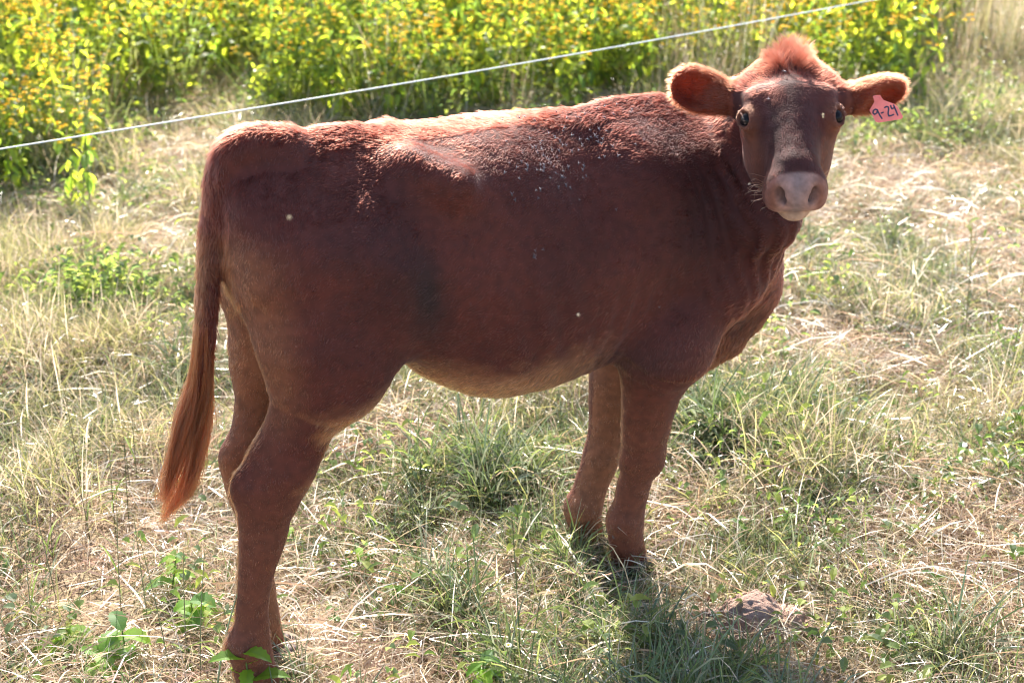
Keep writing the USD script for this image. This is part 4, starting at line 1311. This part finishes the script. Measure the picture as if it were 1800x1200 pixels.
path = np.column_stack([.03 * q + .10 * q ** 3, -.02 * q, .09 * np.sin(q * 1.7)])
a, f, c = tube(path, .0016, (.6, .55, .4), 5)
mesh("stem", (a, f), M_STEM, t, True, c)
a, f, c = join(*[leaf(.016, .005, RW.uniform(-1, 1), RW.uniform(-.2, .8), path[-1 - k // 6] + RW.normal(0, .002, 3), (.62, .58, .46), RW, seg=2) for k in range(24)])
mesh("seed_head", (a, f), M_GRASS, t, False, c)


def daisy(label, u, v, H, r, group):
    t = thing("white_daisy", label, "daisy", at_px(u, v), 0, None, group)
    H = H * 1.5
    z = np.linspace(0, 1, 5)
    path = np.column_stack([.02 * z, -.01 * z, H * z])
    a, f, c = tube(path, .001, (.14, .2, .06), 4)
    mesh("stem", (a, f), M_STEM, t, True, c)
    parts = [leaf(.0095, .0035, k * 2 * math.pi / 13, .15, path[-1], (.80, .80, .82), r, seg=2, droop=.2) for k in range(13)]
    a, f, c = join(*parts)
    mesh("petals", (a, f), M_PETAL, t, False, c)
    d = trimesh.creation.icosphere(1, .0035)
    d.apply_translation(path[-1])
    mesh("centre", d, M_STEM, t, True, np.tile((.45, .33, .03), (len(d.vertices), 1)))
    for k in range(3):
        a, f, c = leaf(.022, .006, r.uniform(0, 6.28), .4, path[1 + k % 3], WG[0], r, seg=3)
        mesh("leaf", (a, f), M_LEAF, t, False, c)


for u, v in ((600, 1010), (642, 998), (575, 1030), (612, 1055), (655, 1075), (640, 1012), (560, 1000), (690, 1030), (655, 1110), (628, 1160)):
    daisy("small white daisy in the grass between the hind leg and the belly's edge", u, v, RW.uniform(.05, .09), RW, "white daisies right of the near hind leg")
for u, v in ((985, 1010), (1003, 1040), (965, 1050), (940, 1010), (960, 985), (878, 1212), (1050, 1200)):
    daisy("small white daisy in the grass just left of the front hooves", u, v, RW.uniform(.05, .09), RW, "white daisies left of the front hooves")


def clover(label, u, v, r, col):
    t = thing("clover_head", label, "clover", at_px(u, v), 0)
    a, f, c = tube([(0, 0, 0), (.004, 0, .03), (.006, 0, .06)], .001, (.16, .2, .07), 4)
    mesh("stem", (a, f), M_STEM, t, True, c)
    parts = []
    for k in range(40):
        g, e = r.uniform(0, 6.28), r.uniform(-.3, 1.4)
        parts.append(leaf(.008, .003, g, e, (.006, 0, .062), col, r, seg=2, droop=.3))
    a, f, c = join(*parts)
    mesh("flower", (a, f), M_PETAL, t, False, c)


clover("purple clover head in the shaded grass under the earth mound", 1283, 1170, RW, (.30, .17, .34))
clover("dark red clover head lowest in the shaded grass", 1290, 1205, RW, (.20, .06, .07))
clover("brown faded clover head at the left end of the earth mound", 1240, 1085, RW, (.16, .09, .08))

# the dark woody trunk at the far top left
tw = on_ground(30, 110)
t = thing("tree", "dark grey tree trunk in the far top left corner behind the flowers", "tree", (tw[0] - .02, tw[1] + .4, -.02), 0)
q = np.linspace(0, 1, 12)
path = np.column_stack([-.16 * q - .03 * np.sin(q * 5), .1 * q, 1.5 * q])
a, f, c = tube(path, np.interp(q, [0, .1, 1], [.14, .085, .065]), (.1, .1, .1), 14)
a = a + (fbm(a * np.array([14, 14, 4]), 3, 2)[:, None] - .5) * .05
mesh("trunk", (a, f), M_BARK, t, True)
for k in range(4):
    p0 = path[6 + k]
    e = p0 + np.array([RW.uniform(-.5, .3), RW.uniform(-.3, .4), RW.uniform(.3, .6)])
    a, f, c = tube([p0, (p0 + e) / 2 + RW.normal(0, .04, 3), e], [.03, .02, .008], (.1, .1, .1), 7)
    mesh("branch", (a, f), M_BARK, t, True)
parts = []
for k in range(420):
    g = RW.normal(0, 1, 3)
    g = g / np.linalg.norm(g) * RW.uniform(.4, 1) ** .5
    parts.append(leaf(RW.uniform(.05, .08), .03, RW.uniform(0, 6.28), RW.uniform(-.8, .5), path[-1] + np.array([0, 0, .45]) + g * [.6, .6, .55], WG[RW.integers(0, 3)], RW, seg=2))
a, f, c = join(*parts)
mesh("crown", (a, f), M_LEAF, t, False, c)


# ---------------------------------------------------------------- flies on the cow, insects in the air
def cow_spot(u, v, off=.010):
    """Point and normal of the cow's hide seen at a pixel."""
    k = np.where((np.abs(Wpx[:, 0] - u) < 14) & (np.abs(Wpx[:, 1] - v) < 14) & (N @ VIEW > 0))[0]
    if not len(k):
        return None
    dist = np.linalg.norm(V[k] - VIEW, axis=1)
    k = k[dist < dist.min() + .06]
    i = k[np.argmin(np.hypot(Wpx[k, 0] - u, Wpx[k, 1] - v))]
    return V[i] + N[i] * off, N[i]


def fly_mesh(r):
    b = trimesh.creation.icosphere(1, 1.0)
    b.apply_scale([.0034, .0014, .0012])
    wings = []
    for s in (-1, 1):
        L_ = .0052
        g = np.array([(0, 0), (-.25, .22), (-.8, .30), (-1.0, .12), (-.7, -.05)]) * L_
        a = s * .55
        x = g[:, 0] * math.cos(a) + g[:, 1] * s * math.sin(a) * -1
        y = g[:, 0] * math.sin(a) * -1 + g[:, 1] * s * math.cos(a)
        v = np.column_stack([x, y, np.full(5, .0012) + np.abs(g[:, 0]) * .15])
        f = np.array([[0, 1, 2], [0, 2, 3], [0, 3, 4]])
        wings.append((v, f))
    return b, wings


RV = np.random.default_rng(8)
fly_px = [(1080, 190), (1060, 193), (1045, 197), (1106, 206), (1107, 201), (1078, 207), (1065, 237), (1060, 213), (1052, 232), (1044, 245), (1051, 254), (1115, 258), (1130, 250), (1022, 293), (1012, 290), (1020, 302), (995, 300), (985, 305), (990, 315), (945, 336), (975, 332), (988, 330), (942, 352), (960, 291), (950, 300), (895, 343), (901, 352), (883, 306), (893, 291), (936, 440), (950, 437), (933, 450), (931, 452), (1080, 371), (1154, 537)]
fly_px += [(RV.normal(985, 42), RV.normal(262, 36)) for _ in range(62)] + [(RV.normal(945, 24), RV.normal(297, 9)) for _ in range(14)] + [(RV.normal(1360, 14), RV.normal(140, 20)) for _ in range(2)]
FG = "flies sitting on the cow's shoulder and ribs"
first = None
for u, v in fly_px:
    s = cow_spot(u, v)
    if s is None:
        continue
    p, n = s
    back = unit(np.array([-1, 0, -.2]) * 1.0 - n * (np.array([-1, 0, -.2]) @ n))
    spin = RV.normal(math.pi / 2, .7)
    fx = back * math.cos(spin) + np.cross(n, back) * math.sin(spin)
    M = np.array([fx, np.cross(n, fx), n])
    R3 = np.array([CD, CN, [0, 0, 1]])
    Mw = M @ R3
    w = COW_AT + p @ R3
    x = UsdGeom.Xform.Define(stage, numbered("/World/fly"))
    k = RV.uniform(.85, 1.2)
    mat = np.eye(4)
    mat[:3, :3], mat[3, :3] = Mw * k, w
    x.AddTransformOp().Set(Gf.Matrix4d(*mat.ravel()))
    tag(x, "tiny dark fly with pale spread wings sitting on the cow's shoulder and ribs", "fly", FG)
    if first is None:
        first = x.GetPrim()
        b, wings = fly_mesh(RV)
        mesh("fly_body", b, M_FLY, first, True)
        for g in wings:
            mesh("wing", g, M_WING, first)
    else:
        x.GetPrim().GetReferences().AddInternalReference(first.GetPath())
        x.GetPrim().SetInstanceable(True)

for u, v, z, lab in ((508, 382, 1.75, "pale out-of-focus speck of fluff in front of the cow's thigh"), (1017, 553, 2.55, "pale speck of fluff in front of the cow's elbow"), (1447, 203, 2.5, "pale speck of fluff in front of the cow's brow")):
    w = EYE + sight(u, v) * z
    parts = [leaf(RV.uniform(.003, .0055) * z / 2.5, .0012, RV.uniform(0, 6.28), RV.uniform(-1.5, 1.5), (0, 0, 0), (.45, .41, .36), RV, seg=2, droop=.2) for _ in range(26)]
    a, f, c = join(*parts)
    mesh("fluff", (a, f), M_FLUFF, thing("seed_fluff", lab, "seed fluff", w), False, c)
